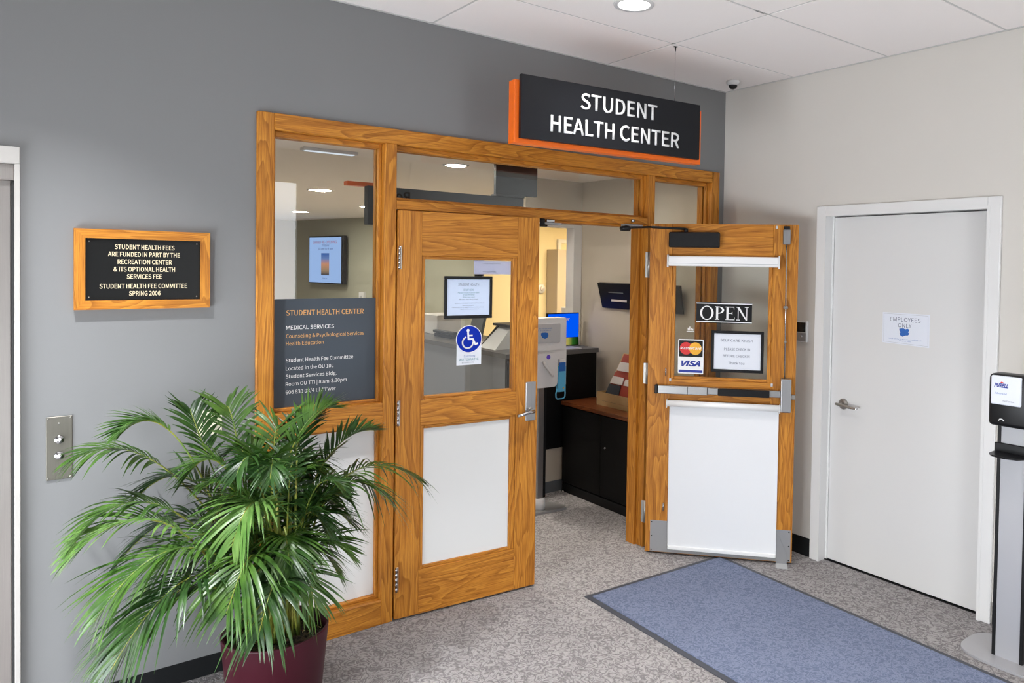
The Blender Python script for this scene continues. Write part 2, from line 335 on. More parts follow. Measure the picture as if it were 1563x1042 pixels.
def single(name, mb, mat, label, cat, frame=(0, 0, 0), base=(0, 0, 0), group=None, kind=None):
    t = R_(frame[2]); o = bpy.data.objects.new(name, mb.mesh(name, base)); C.objects.link(o)
    o.location = (frame[0] + base[0] * math.cos(t) - base[1] * math.sin(t), frame[1] + base[0] * math.sin(t) + base[1] * math.cos(t), base[2]); o.rotation_euler = (0, 0, t)
    o.data.materials.append(M[mat]); return tag(o, label, cat, group, kind)
try: FONT = bpy.data.fonts.load(bpy.utils.system_resource('DATAFILES', path='fonts') + '/Noto Sans CJK Regular.woff2')     # Blender's own interface typeface
except Exception: FONT = None
CAP = {}
def textmesh(t, x0, x1, z0, z1, y, depth, shear=0, bold=0, mirror=False):
    cu = bpy.data.curves.new('txt', 'FONT'); cu.body = t; cu.size = 1
    if FONT: cu.font = FONT
    cu.resolution_u = 3; cu.offset = bold; cu.shear = shear
    o = bpy.data.objects.new('txt', cu); C.objects.link(o); dg = bpy.context.evaluated_depsgraph_get()
    me = bpy.data.meshes.new_from_object(o.evaluated_get(dg)); C.objects.unlink(o); bpy.data.objects.remove(o); bpy.data.curves.remove(cu)
    b = bmesh.new(); b.from_mesh(me)
    ref = [v.co for v in b.verts]; ax0 = min(v.x for v in ref); ax1 = max(v.x for v in ref)
    k_ = 'H' if any(ch.isupper() or ch.isdigit() for ch in t) else 'x'
    if k_ not in CAP:
        CAP[k_] = 1.0
        mh = textmesh(k_, 0, 1, 0, 1, 0, 0); CAP[k_] = max(v.co.z for v in mh.vertices) - min(v.co.z for v in mh.vertices); bpy.data.meshes.remove(mh)
    up = CAP[k_]
    sx = (x1 - x0) / (ax1 - ax0); sz = (z1 - z0) / up
    for v in b.verts:
        X = x0 + (v.co.x - ax0) * sx
        if mirror: X = x0 + x1 - X
        v.co = Vector((X, y, z0 + v.co.y * sz))
    if depth > .001:
        r = bmesh.ops.extrude_face_region(b, geom=list(b.faces))
        for v in [g for g in r['geom'] if isinstance(g, bmesh.types.BMVert)]: v.co.y -= depth
    b.to_mesh(me); b.free(); me.name = 'lettering'; return me

GREY = (0, 0, 0)             # frame of the grey wall: local x = world x
RIGHT = (0, 0, -90)          # frame of the right wall: local x = -world y, local y into the wall = world +x
DL = (-2.475, -0.03, -5)     # left door leaf, hinge at its left edge, standing slightly open
DR = (-0.80, -0.10, -50)     # right door leaf, swung open towards the lobby
SG = (-2.045, -0.5, -4.86)   # hanging sign
H = 3.123; HI = 2.6

# ------------------------------------------------------------ room shell
single('floor', MB().box(-5.7, 4.3, -5.4, 12.3, -.1, 0), 'carpet', 'grey carpet with a swirling looped pattern over lobby and reception', 'floor', kind='structure')
w = MB()
w.box(-5.6, -5.3, 0, .13, 0, H); w.box(-5.3, -4.008, 0, .13, 2.272, H); w.box(-4.008, -3.146, 0, .13, 0, H); w.box(-3.146, -.066, 0, .13, 2.54, H); w.box(-.066, 0, 0, .13, 0, H)
single('wall_back', w, 'grey_wall', 'grey painted lobby wall holding the elevator and the oak storefront', 'wall', kind='structure')
w = MB()
w.box(0, .15, -5.3, -1.89, 0, H); w.box(0, .15, -1.89, -.885, 2.20, H); w.box(0, .15, -.885, .13, 0, H); w.box(.15, .2, -2.1, -.7, 0, 2.4)
single('wall_right', w, 'beige_wall', 'pale beige wall with the white employees door', 'wall', kind='structure')
w = MB()
for a, b, c, d in ((-5.3, -3.0, 0, H), (-3.0, -.3, 0, .06), (-3.0, -.3, 1.15, H), (-.3, .13, 0, H)): w.box(-5.5, -5.6, a, b, c, d)
single('wall_left', w, 'lobby_grey', 'plain wall with unseen low glazing at the far left of the lobby', 'wall', kind='structure')
w = MB()
for a, b, c, d in ((-5.6, -5.3, 0, H), (-5.3, -2.2, 0, .05), (-5.3, -2.2, 1.15, H), (-2.2, -1.36, 0, .05), (-2.2, -1.36, 2.75, H), (-1.36, -.3, 0, .05), (-1.36, -.3, 1.15, H), (-.3, .15, 0, H)): w.box(a, b, -5.2, -5.3, c, d)
single('wall_front', w, 'lobby_grey', 'plain wall with a window behind the viewer', 'wall', kind='structure')
t = Thing('window_1', 'unseen low glazing on the left of the lobby, shaped to light the grey wall', 'window', kind='structure', base=(-5.5, -2.7, .06))
t.part('pane', MB().box(-5.56, -5.58, -3.0, -.3, .06, 1.15), 'win_left')  # unseen glazing, cut low and short to shape the wall light
for i in range(3): y = -2.97 + i * 1.32; t.part('mullion', MB().box(-5.5, -5.56, y - .03, y + .03, .06, 1.15), 'trim_white')
t = Thing('window_2', 'low glazing added for light and one tall narrow pane on the wall behind the viewer', 'window', kind='structure', base=(-2.7, -5.2, .05))
t.part('pane', MB().box(-5.3, -2.2, -5.25, -5.27, .05, 1.15), 'win_rear'); t.part('pane', MB().box(-1.36, -.3, -5.25, -5.27, .05, 1.15), 'win_rear'); t.part('pane', MB().box(-2.2, -1.36, -5.25, -5.27, .05, 2.75), 'win_tall')  # low panes added for low frontal light; tall pane mirrors in the sidelight
for x in (-5.27, -4.2, -3.2, -2.2, -1.36, -.33): t.part('mullion', MB().box(x - .03, x + .03, -5.2, -5.25, .05, 1.15), 'trim_white')

# ceiling: slab, tees and lay-in tiles
cl = single('ceiling', MB().box(-5.7, .2, -5.3, .13, 3.27, 3.33), 'plaster_white', 'white suspended ceiling of large lay-in tiles', 'ceiling', kind='structure')
xs = [-5.6, -4.655, -3.47, -2.285, -1.1, 0.0]; ys = [0.0] + [-.6 - .677 * k for k in range(7)] + [-5.2]
lamp_cells = {(3, 1), (3, 3), (3, 5), (1, 3), (1, 5), (1, 1)}
CL = Thing.__new__(Thing); CL.o = cl; CL.off = (0, 0, 0)
for i in range(len(xs) - 1):
    for j in range(len(ys) - 1):
        x0, x1, y0, y1 = xs[i] + .008, xs[i + 1] - .008, ys[j + 1] + .008, ys[j] - .008
        mb = MB()
        if (i, j) in lamp_cells:                     # tile with a round cut-out for its downlight
            cx, cy, r, n = (x0 + x1) / 2, (y0 + y1) / 2, .082, 32
            inner = [(cx + r * math.cos(2 * math.pi * k / n), cy + r * math.sin(2 * math.pi * k / n)) for k in range(n)]
            outer = []
            for k in range(n):
                q = 2 * math.pi * k / n; a, b = math.cos(q), math.sin(q); s = min((x1 - cx) / abs(a) if abs(a) > 1e-6 else 1e9, (y1 - cy) / abs(b) if abs(b) > 1e-6 else 1e9); outer.append((cx + a * s, cy + b * s))
            vs_ = [(x, y, z) for z in (H, 3.135) for (x, y) in inner + outer]
            fs_ = []
            for k in range(n):
                k2 = (k + 1) % n; fs_ += [(k, k2, n + k2, n + k), (2 * n + k, 3 * n + k, 3 * n + k2, 2 * n + k2), (k, 2 * n + k, 2 * n + k2, k2), (n + k, n + k2, 3 * n + k2, 3 * n + k)]
            for sx in (x0, x1):
                for sy in (y0, y1):                      # fill the corners the fan leaves
                    pass
            mb.add(vs_, fs_)
            cs = sorted(range(n), key=lambda k: 0)
            for sx in (x0, x1):
                for sy in (y0, y1):
                    near = []
                    for k in range(n):
                        k2 = (k + 1) % n; a, b = outer[k], outer[k2]
                        ona = (abs(a[0] - sx) < 1e-6, abs(a[1] - sy) < 1e-6); onb = (abs(b[0] - sx) < 1e-6, abs(b[1] - sy) < 1e-6)
                        if (ona[0] and onb[1]) or (ona[1] and onb[0]): mb.add([(a[0], a[1], H), (b[0], b[1], H), (sx, sy, H)], [(0, 1, 2)])
        else: mb.box(x0, x1, y0, y1, H, 3.135)
        CL.part('ceiling_tile', mb, 'tile')
g = MB()
for x in xs[1:-1]: g.box(x - .008, x + .008, -5.2, 0, H + .003, H + .012)
for y in ys[1:-1]: g.box(-5.5, 0, y - .008, y + .008, H + .003, H + .012)
CL.part('ceiling_grid', g, 'tee')
CL.part('edge_angle', MB().box(-5.5, 0, -.014, 0, H - .004, H).box(-.014, 0, -5.2, 0, H - .004, H), 'tee')

# reception room behind the storefront
single('ceiling_reception', MB().box(-5.2, 4.2, .13, 12.2, HI, HI + .12), 'warm_ceiling', 'off white reception ceiling seen through the glazing', 'ceiling', kind='structure')
single('wall_reception_right', MB().box(0, .13, .13, 1.69, 0, HI), 'in_wall', 'beige reception wall beside the black cabinet', 'wall', kind='structure')
A_ = (.301, 10.937); B_ = (1.257, 5.89)
single('wall_reception_far', MB().prismz([A_, B_, (B_[0] + .15, B_[1]), (A_[0] + .15, A_[1])], 0, HI), 'green_wall', 'sage green reception wall carrying the television', 'wall', kind='structure')
single('wall_reception_end', MB().box(-5.2, .45, 10.937, 11.05, 0, HI), 'in_wall', 'pale end wall far back in the reception room', 'wall', kind='structure')
single('wall_reception_left', MB().box(-5.3, -5.2, .13, 11.05, 0, HI), 'in_wall', 'beige left wall of the reception room', 'wall', kind='structure')
w = MB().box(-.60, 0, 1.69, 1.8, 2.215, HI); w.box(0, .13, 1.69, 1.8, 0, HI).box(.13, 4.1, 1.69, 1.8, 0, HI)
single('wall_office_header', w, 'in_wall', 'beige header wall over the opening to the back office', 'wall', kind='structure')
single('trim_1', MB().box(-.092, -.002, 1.685, 1.80, 0, 2.215, .003).box(-.60, -.092, 1.685, 1.80, 2.19, 2.215), 'trim_white', 'white jamb and lintel at the opening to the back office', 'trim', kind='structure')
single('wall_office_far', MB().box(1.26, 4.1, 5.89, 6.0, 0, HI), 'yellow_wall', 'cream back office wall glowing in warm light', 'wall', kind='structure')
single('wall_office_side', MB().box(4.1, 4.2, 1.69, 6.0, 0, HI), 'yellow_wall', 'cream side wall of the back office', 'wall', kind='structure')
t = Thing('door_4', 'cream office door with a narrow pale frame in the warm lit back office', 'door', kind='structure', base=(2.9, 5.89, 0))
t.part('door_slab', MB().box(2.74, 3.5, 5.86, 5.885, 0, 2.2, .003), 'yellow_wall')
t.part('door_frame', MB().box(2.68, 2.74, 5.84, 5.888, 0, 2.26).box(3.5, 3.56, 5.84, 5.888, 0, 2.26).box(2.74, 3.5, 5.84, 5.888, 2.2, 2.26), 'trim_white')
t.part('vision_panel', MB().box(2.93, 3.04, 5.852, 5.86, 1.22, 1.99), 'counter_grey')
single('storage_cabinet', MB().box(2.50, 2.66, 5.6, 5.885, 0, 2.10, .004), 'beige_panel', 'tall narrow beige cabinet standing in the lit back office', 'cabinet', base=(2.58, 5.7, 0))
for lx, lz, r_, nm in ((2.39, 1.50, .075, 'round white wall dispenser left of the tall beige cabinet'), (2.70, 1.485, .065, 'round grey wall knob fitting beside the office door frame')):
    t = Thing('wall_disc', nm, 'wall fitting', base=(lx, 5.86, lz - r_))
    y_ = 5.885 if lx < 2.5 else 5.835
    t.part('rim', MB().lathe([(0, -.04), (r_ * .8, -.04), (r_, -.02), (r_, 0), (0, 0)], (lx, y_, lz), 'y', 24), 'soft_white' if lx < 2.5 else 'nickel')
    t.part('hub', MB().lathe([(0, -.055), (r_ * .4, -.055), (r_ * .45, -.04), (0, -.04)], (lx, y_, lz), 'y', 20), 'label_white')

# ------------------------------------------------------------ oak storefront
t = Thing('window_3', 'oak framed glazed storefront with sidelights and transom set in the grey wall', 'window', kind='structure', base=(-1.6, 0, 0))
Y0, Y1 = -.02, .13
def jamb(x0, x1, z0, z1, y0=Y0, y1=Y1, name='jamb'): return t.part(name, MB().box(x0, x1, y0, y1, z0, z1, .003), 'wood_z')
def railp(x0, x1, z0, z1, y0=Y0, y1=Y1, name='rail'): return t.part(name, MB().box(x0, x1, y0, y1, z0, z1, .003), 'wood_x')
jamb(-3.146, -3.072, 0, 2.54); railp(-3.072, -.13, 2.463, 2.54, name='head_casing'); jamb(-.142, -.066, 0, 2.54)
jamb(-2.542, -2.48, 0, 2.463, name='mullion'); jamb(-.75, -.688, 0, 2.463, name='mullion')
railp(-2.48, -.75, 2.133, 2.18, name='transom_rail')
railp(-3.072, -2.542, 1.03, 1.143); railp(-3.072, -2.542, 0, .128); railp(-.688, -.142, .78, .893); railp(-.688, -.142, 0, .128)
def bead(x0, x1, z0, z1, w=.016, y0=.025, y1=.05, back=True, top=None):
    """stepped glazing stops round one lite, on both faces of the glass"""
    for (a, b) in ((y0, y1), (.062, .095)):
        t.part('glazing_stop', MB().box(x0, x0 + w, a, b, z0, z1, .002).box(x1 - w, x1, a, b, z0, z1, .002), 'wood_z')
        t.part('glazing_stop', MB().box(x0 + w, x1 - w, a, b, z0, z0 + w, .002).box(x0 + w, x1 - w, a, b, z1 - (top or w), z1, .002), 'wood_x')
lites = [(-3.072, -2.542, 1.143, 2.463), (-2.48, -.75, 2.18, 2.463), (-.688, -.142, .893, 2.463)]
for (x0, x1, z0, z1) in lites:
    bead(x0, x1, z0, z1, top=.026)
    t.part('glass_pane', MB().box(x0 + .004, x1 - .004, .053, .059, z0 + .004, z1 - .004), 'glass')
for (x0, x1, zt) in ((-3.072, -2.542, 1.03), (-.688, -.142, .78)):
    bead(x0, x1, .128, zt)
    t.part('frosted_panel', MB().box(x0 + .004, x1 - .004, .050, .060, .132, zt - .004), 'frost')
# door stops inside the opening
t.part('door_stop', MB().box(-2.48, -2.465, .04, Y1, 0, 2.12).box(-.765, -.75, .045, Y1, 0, 2.12), 'wood_z')
t.part('door_stop', MB().box(-2.465, -.765, .04, Y1, 2.118, 2.133), 'wood_x')

def door_leaf(t, Wd, z1, sl, sr, g, p, bt, mb_):
    """framed leaf: stiles, three rails, beads, glass and a solid lower panel; g = glass opening, p = lower panel opening (x0,x1,z0,z1)"""
    T = .045
    t.part('stile', MB().box(0, sl, 0, T, .01, z1, .002), 'wood_z'); t.part('stile', MB().box(sr, Wd, 0, T, .01, z1, .002), 'wood_z')
    t.part('rail', MB().box(sl, sr, 0, T, bt, z1, .0015), 'wood_x', label='top rail with wide oak grain')
    t.part('rail', MB().box(sl, sr, 0, T, mb_[0], mb_[1], .0015), 'wood_x', label='middle rail at lock height')
    t.part('rail', MB().box(sl, sr, 0, T, .01, p[2] - .018, .0015), 'wood_x', label='deep bottom rail')
    for (x0, x1, z0, z1_), lo, hi in ((g, mb_[1], bt), (p, p[2] - .018, mb_[0])):
        t.part('glazing_bead', MB().box(sl, x0, .006, T - .006, lo, hi, .003).box(x1, sr, .006, T - .006, lo, hi, .003), 'wood_z')
        t.part('glazing_bead', MB().box(x0, x1, .006, T - .006, lo, z0, .003).box(x0, x1, .006, T - .006, z1_, hi, .003), 'wood_x')
    t.part('glass_pane', MB().box(g[0] - .004, g[1] + .004, .020, .026, g[2] - .004, g[3] + .004), 'glass')
    t.part('frosted_panel', MB().box(p[0] - .004, p[1] + .004, .016, .028, p[2] - .004, p[3] + .004), 'frost')
def hinge(t, x, z0, z1, y=-.004):
    h = t.part('hinge', MB().box(x - .002, x + .013, y, y + .004, z0, z1, .0008), 'nickel')
    mb = MB()
    for k in range(5): a = z0 + (z1 - z0) * k / 5; mb.tube([(x, y - .004, a + .001), (x, y - .004, a + (z1 - z0) / 5 - .001)], .0065, 10)
    t.part('hinge_knuckle', mb, 'chrome', parent=h)

D1 = Thing('door_1', 'left oak door leaf standing almost closed, with lever handle and blue wheelchair decal', 'door', DL, kind='structure')
door_leaf(D1, .822, 2.128, .128, .686, (.148, .660, 1.160, 1.880), (.150, .652, .262, .988), 1.897, (1.006, 1.143))
for a, b in ((1.825, 1.945), (1.018, 1.148), (.155, .282)): hinge(D1, .006, a, b)
D1.part('lock_plate', MB().box(.745, .808, -.009, 0, .968, 1.191, .003), 'alu_v')
lv = D1.part('lever_handle', MB().tube([(.775, -.009, 1.028), (.775, -.048, 1.028)], .011, 16).tube([(.778, -.050, 1.030), (.74, -.053, 1.026), (.70, -.052, 1.016), (.672, -.050, 1.012)], [.011, .010, .0095, .009], 12), 'chrome')
D1.part('escutcheon', MB().lathe([(0, -.004), (.017, -.004), (.019, 0), (0, 0)], (.775, -.009, 1.028), 'y', 24), 'nickel', parent=lv)

D2 = Thing('door_2', 'right oak door leaf swung wide open, with closer, push bar and roller blinds', 'door', DR, kind='structure')
door_leaf(D2, .935, 2.138, .147, .780, (.170, .757, 1.158, 1.874), (.172, .755, .242, .985), 1.893, (1.003, 1.140))
D2.part('door_closer', MB().box(.126, .449, -.055, 0, 1.986, 2.084, .008, 2), 'black_metal', label='black closer body')
arm = MB().tube([(.235, -.03, 2.084), (.235, -.03, 2.108)], .013, 12).tube([(.235, -.03, 2.104), (.02, -.075, 2.112)], .008, 8)
D2.part('closer_arm', arm, 'black_metal')
bc = D2.part('bolt_case', MB().box(.838, .884, -.035, 0, 2.012, 2.105, .004), 'alu_v')
D2.part('bolt_tip', MB().box(.842, .880, -.030, 0, 2.105, 2.126, .002), 'black_metal', parent=bc)
D2.part('bolt_rod', MB().tube([(.861, -.022, 2.012), (.866, -.022, 1.175)], .0045, 8), 'chrome')
D2.part('rod_guide', MB().box(.850, .878, -.028, 0, 1.612, 1.628, .003), 'nickel'); D2.part('rod_guide', MB().tube([(.866, -.022, 1.40), (.866, -.022, 1.412)], .008, 10), 'nickel')
lc = D2.part('lock_case', MB().box(.844, .908, -.05, 0, .966, 1.176, .006, 2), 'alu_v')
D2.part('latch', MB().box(.908, .935, -.022, -.002, 1.045, 1.075, .003), 'nickel', parent=lc)
pb = D2.part('push_bar', MB().box(.072, .390, -.045, -.012, 1.050, 1.102, .004).box(.390, .844, -.038, -.012, 1.056, 1.098, .003), 'alu', label='brushed push bar')
D2.part('end_cap', MB().box(.052, .072, -.045, 0, 1.048, 1.104, .004), 'black_plastic', parent=pb)
D2.part('bar_pad', MB().box(.455, .775, -.058, -.038, 1.054, 1.100, .004), 'black_plastic', parent=pb, label='black push pad')
D2.part('bar_seam', MB().box(.262, .265, -.0465, -.044, 1.051, 1.101), 'black_plastic', parent=pb)
D2.part('kick_plate', MB().box(.034, .926, -.0025, 0, .014, .216, .0005), 'alu_plate', label='satin metal kick plate')
sc = MB()
for x in (.044, .915):
    for z in (.025, .115, .205): sc.lathe([(0, -.002), (.004, -.0015), (.004, 0)], (x, -.0025, z), 'y', 10)
D2.part('screw', sc, 'black_metal', kind='stuff')
for x, z in ((.147, 1.134), (.789, 1.128), (.80, 2.120)):
    D2.part('blind_bracket', MB().box(x - .007, x + .007, -.004, 0, z - .010, z + .010, .002).lathe([(0, -.006), (.004, -.006), (.004, -.003)], (x, -.001, z), 'y', 10), 'soft_white')
for z0 in (1.16, .285):
    D2.part('cord_cleat', MB().box(.113, .122, -.006, 0, z0 + .006, z0 + .046, .002).tube([(.1175, -.010, z0), (.1175, -.010, z0 + .052)], .0035, 8), 'chrome')
hold = D2.part('door_holder', MB().prism([(.836, .22), (.838, -.002), (.905, -.002), (.905, .06)], -.006, -.003), 'alu_plate')
D2.part('holder_foot', MB().box(.836, .908, -.085, -.003, .0005, .004, .001), 'light_grey', parent=hold)
# hinges between the open leaf and its jamb: plates in the gap
for a, b in ((1.79, 1.955), (1.10, 1.235), (.195, .335)):
    h = D2.part('hinge', MB().box(-.030, .0, .012, .016, a, b, .001), 'nickel'); D2.part('hinge_knuckle', MB().tube([(-.006, .004, a), (-.006, .004, b)], .008, 10), 'nickel', parent=h)
# closer brackets under the head of the storefront
for x0, nm in ((-1.60, 'grey'), (-.98, 'r')):
    if x0 < -1.2:
        S = Thing('closer_bracket', 'short grey closer shoe under the transom rail above the left door edge', 'door closer', base=(x0, .0, 2.1))
        S.part('shoe', MB().box(x0 - .02, x0 + .16, -.018, .012, 2.100, 2.112, .002), 'alu_plate'); S.part('pivot', MB().tube([(x0 + .02, -.008, 2.088), (x0 + .02, -.008, 2.1325)], .02, 14).box(x0 - .03, x0 + .05, -.03, .01, 2.086, 2.098, .004), 'black_metal')
        S.part('cap', MB().box(x0 + .05, x0 + .11, -.016, .0, 2.112, 2.132, .003), 'chrome')
    else:
        S = Thing('closer_bracket', 'closer shoe with black knuckle under the transom rail beside the open door', 'door closer', base=(x0, .0, 2.1))
        S.part('shoe', MB().box(x0 + .02, x0 + .17, -.04, .005, 2.118, 2.1325, .002), 'alu_plate')
        S.part('knuckle', MB().lathe([(0, -.016), (.030, -.016), (.036, -.004), (.036, .008), (.026, .016), (0, .016)], (-1.045, -.14, 2.095), 'z', 20).tube([(-1.045, -.14, 2.11), (-.93, -.035, 2.116)], .006, 8), 'black_metal')
        S.part('link_arm', MB().tube([(-1.045, -.14, 2.100), (-.845, -.16, 2.112)], .007, 8), 'black_metal')
        S.part('bolt', MB().lathe([(0, -.012), (.011, -.012), (.013, 0), (0, 0)], (-.885, -.021, 2.155), 'y', 16), 'chrome')

# ------------------------------------------------------------ items on the left door
t = Thing('framed_notice', 'black framed notice on the left door glass, above the wheelchair decal', 'notice', DL, (.395, 0, 1.562))
t.part('frame', MB().box(.256, .535, .006, .019, 1.562, 1.580, .002).box(.256, .535, .006, .019, 1.775, 1.792, .002).box(.256, .272, .006, .019, 1.580, 1.775, .002).box(.519, .535, .006, .019, 1.580, 1.775, .002), 'black_plastic')
t.part('sheet', MB().box(.270, .521, .011, .018, 1.578, 1.777), 'paper_blue')
for (a, b, c, h, m_, s_) in ((.335, .455, 1.741, .012, 'grey_ink', 'STUDENT HEALTH'), (.365, .425, 1.712, .011, 'teal_ink', 'START HERE'), (.333, .458, 1.699, .007, 'teal_ink', 'Please check in at the desk'), (.362, .430, 1.688, .006, 'teal_ink', 'or use the kiosk'),
        (.362, .430, 1.676, .006, 'teal_ink', 'Bring your card'), (.340, .450, 1.663, .006, 'grey_ink', 'Masks are required'), (.315, .488, 1.643, .005, 'grey_ink', 'Services are available to all enrolled students'), (.36, .425, 1.631, .005, 'grey_ink', 'Hours are posted'),
        (.30, .485, 1.621, .005, 'grey_ink', 'Call ahead for an appointment or for advice'), (.345, .455, 1.611, .005, 'grey_ink', 'Thank you for your patience')):
    t.text(s_, a, b, c, c + h, .0105, m_)
t = Thing('accessibility_decal', 'blue round wheelchair decal above a white label on the left door glass', 'decal', DL, (.405, 0, 1.308))
t.part('label_card', MB().box(.333, .477, .0188, .0198, 1.308, 1.455), 'paper')
t.part('disc', MB().prism(circ(.404, 1.449, .0755, 40), .0172, .0186), 'white_ink', label='thin white rim')
t.part('blue_disc', MB().prism(circ(.404, 1.449, .0715, 40), .0160, .0172), 'sign_blue')
fg = MB(); fg.prism(circ(.397, 1.4965, .0085, 16), .0150, .0160)
fg.stroke([(.397, 1.487), (.400, 1.449), (.425, 1.449), (.440, 1.419), (.453, 1.424)], .010, .0150, .0160); fg.stroke([(.398, 1.468), (.422, 1.468)], .008, .0150, .0160)
fg.stroke([(.386 + .0 + .031 * math.cos(R_(a)) + .010, 1.431 + .031 * math.sin(R_(a))) for a in range(110, 372, 12)], .008, .0150, .0160)
t.part('wheelchair_symbol', fg, 'white_ink')
t.text('CAUTION', .375, .440, 1.350, 1.361, .0185, 'blue_ink'); t.text('AUTOMATIC', .348, .462, 1.333, 1.344, .0185, 'teal_ink', bold=.006); t.text('accessible entry', .364, .435, 1.318, 1.324, .0185, 'grey_ink')
t = Thing('taped_sheet', 'lilac sheet taped in the top right corner of the left door glass', 'notice', DL, (.54, 0, 1.803))
t.part('sheet', MB().box(.431, .655, .0262, .0270, 1.803, 1.878), 'lilac_paper')
t.text('STUDENT HEALTH CENTER', .485, .590, 1.860, 1.865, .0258, 'grey_ink'); t.text('Monday to Friday', .485, .565, 1.815, 1.820, .0258, 'grey_ink')

# ------------------------------------------------------------ items on the right door
t = Thing('roller_blind', 'rolled-up white roller blind over the right door glass', 'blind', DR, (.468, 0, 1.866))
t.part('cassette', MB().box(.124, .815, -.052, -.001, 1.868, 1.932, .010, 3), 'blind_metal'); t.part('seam', MB().box(.13, .81, -.0535, -.051, 1.884, 1.887), 'light_grey')
for x in (.119, .814): t.part('end_bracket', MB().box(x - .001, x + .007, -.058, 0, 1.858, 1.940, .003), 'blind_metal')
t = Thing('roller_blind', 'white roller blind pulled down over the lower panel of the right door', 'blind', DR, (.485, 0, .04))
t.part('roller', MB().tube([(.132, -.032, .988), (.838, -.032, .988)], .021, 20), 'blind_metal')
t.part('fabric', MB().box(.150, .836, -.0125, -.0110, .050, .985), 'blind')
t.part('hem_bar', MB().box(.150, .836, -.024, -.006, .040, .064, .005, 2), 'blind_metal')
for x in (.128, .838): t.part('end_bracket', MB().box(x, x + .005, -.05, 0, .958, 1.012, .002), 'blind_metal')
for x in (.148, .834): t.part('side_wire', MB().tube([(x, -.010, .06), (x, -.010, .97)], .0018, 6), 'blind_metal')

t = Thing('open_sign', 'black OPEN sign with white serif letters on the right door glass', 'sign', DR, (.482, 0, 1.508))
t.part('board', MB().box(.306, .658, .012, .0195, 1.508, 1.640, .001), 'black_plastic')
t.part('stripe', MB().box(.306, .658, .0110, .012, 1.630, 1.6355), 'white_ink'); t.part('stripe', MB().box(.306, .658, .0110, .012, 1.5125, 1.518), 'white_ink')
def serif(ch, x0, x1, z0, z1, mb, y0, y1):
    w = x1 - x0; h = z1 - z0; th = .013; tn = .0045; sf = .004
    B = lambda a, b, c, d: mb.box(a, b, y0, y1, c, d)
    if ch == 'O':
        cx, cz = (x0 + x1) / 2, (z0 + z1) / 2; o_ = circ(cx, cz, w / 2, 40, h / 2); i_ = circ(cx, cz, w / 2 - th, 40, h / 2 - tn)
        for k in range(40): k2 = (k + 1) % 40; mb.prism([o_[k], o_[k2], i_[k2], i_[k]], y0, y1)
    if ch == 'P':
        B(x0 + .007, x0 + .007 + th, z0, z1); B(x0, x0 + .027, z0, z0 + sf); B(x0, x0 + .02, z1 - sf, z1)
        cx, cz, rx, rz = x0 + .02, z1 - h * .27, w - .02, h * .27
        o_ = circ(cx, cz, rx, 20, rz, -90, 90); i_ = circ(cx, cz, rx - th, 20, rz - tn, -90, 90)
        for k in range(20): mb.prism([o_[k], o_[k + 1], i_[k + 1], i_[k]], y0, y1)
    if ch == 'E':
        B(x0 + .006, x0 + .006 + th, z0, z1); B(x0, x1 - .003, z1 - tn, z1); B(x0, x1, z0, z0 + tn); B(x0 + .01, x1 - .014, (z0 + z1) / 2 - tn / 2, (z0 + z1) / 2 + tn / 2)
        mb.prism([(x1 - .007, z1 - tn), (x1 - .003, z1 - .019), (x1 - .003, z1)], y0, y1); mb.prism([(x1 - .006, z0), (x1 + .002, z0 + .02), (x1 - .001, z0)], y0, y1); B(x1 - .018, x1 - .014, (z0 + z1) / 2 - .009, (z0 + z1) / 2 + .009)
    if ch == 'N':
        B(x0 + .009, x0 + .009 + tn, z0, z1 - .004); B(x1 - .009 - tn, x1 - .009, z0, z1); B(x0, x0 + .023, z0, z0 + sf); B(x1 - .024, x1, z1 - sf, z1); B(x0, x0 + .016, z1 - sf, z1)
        mb.prism([(x0 + .002, z1), (x0 + .018, z1), (x1 - .009, z0), (x1 - .016, z0 - .001)], y0, y1)
L4 = MB()
for ch, a, b in (('O', .330, .416), ('P', .425, .482), ('E', .491, .549), ('N', .560, .636)): serif(ch, a, b, 1.530 if ch != 'O' else 1.527, 1.614 if ch != 'O' else 1.617, L4, .0105, .0119)
t.part('lettering', L4, 'white_ink')

t = Thing('card_decals', 'payment card stickers, one above the other, low on the right door glass', 'decal', DR, (.275, 0, 1.178))
t.part('backing', MB().prism(rrect(.193, .357, 1.176, 1.398, .008), .0186, .0196), 'white_ink')
t.part('upper_card', MB().box(.199, .351, .0176, .0186, 1.285, 1.391), 'black_plastic')
t.part('red_circle', MB().prism(circ(.244, 1.339, .040, 32), .0168, .0176), 'red_ink'); t.part('amber_circle', MB().prism(circ(.304, 1.339, .040, 32), .0160, .0168), 'yellow_ink')
t.text('MasterCard', .207, .342, 1.333, 1.349, .0155, 'white_ink', shear=.2, bold=.006)
t.text('VISA', .215, .338, 1.226, 1.258, .0180, 'navy_ink', shear=.3, bold=.02)
t.part('blue_band', MB().box(.199, .351, .0176, .0186, 1.184, 1.200), 'navy_ink')
t = Thing('framed_notice', 'black framed SELF CARE KIOSK notice low on the right door glass', 'notice', DR, (.57, 0, 1.195))
t.part('frame', MB().box(.405, .735, .004, .019, 1.197, 1.215, .002).box(.405, .735, .004, .019, 1.443, 1.461, .002).box(.405, .423, .004, .019, 1.215, 1.443, .002).box(.717, .735, .004, .019, 1.215, 1.443, .002), 'black_plastic')
t.part('sheet', MB().box(.42, .72, .012, .018, 1.212, 1.446), 'paper')
t.text('SELF CARE KIOSK', .463, .668, 1.392, 1.408, .0115, 'grey_ink'); t.text('PLEASE CHECK IN', .487, .650, 1.336, 1.352, .0115, 'grey_ink'); t.text('BEFORE CHECKIN', .481, .648, 1.293, 1.309, .0115, 'grey_ink'); t.text('Thank You', .516, .616, 1.248, 1.264, .0115, 'grey_ink')
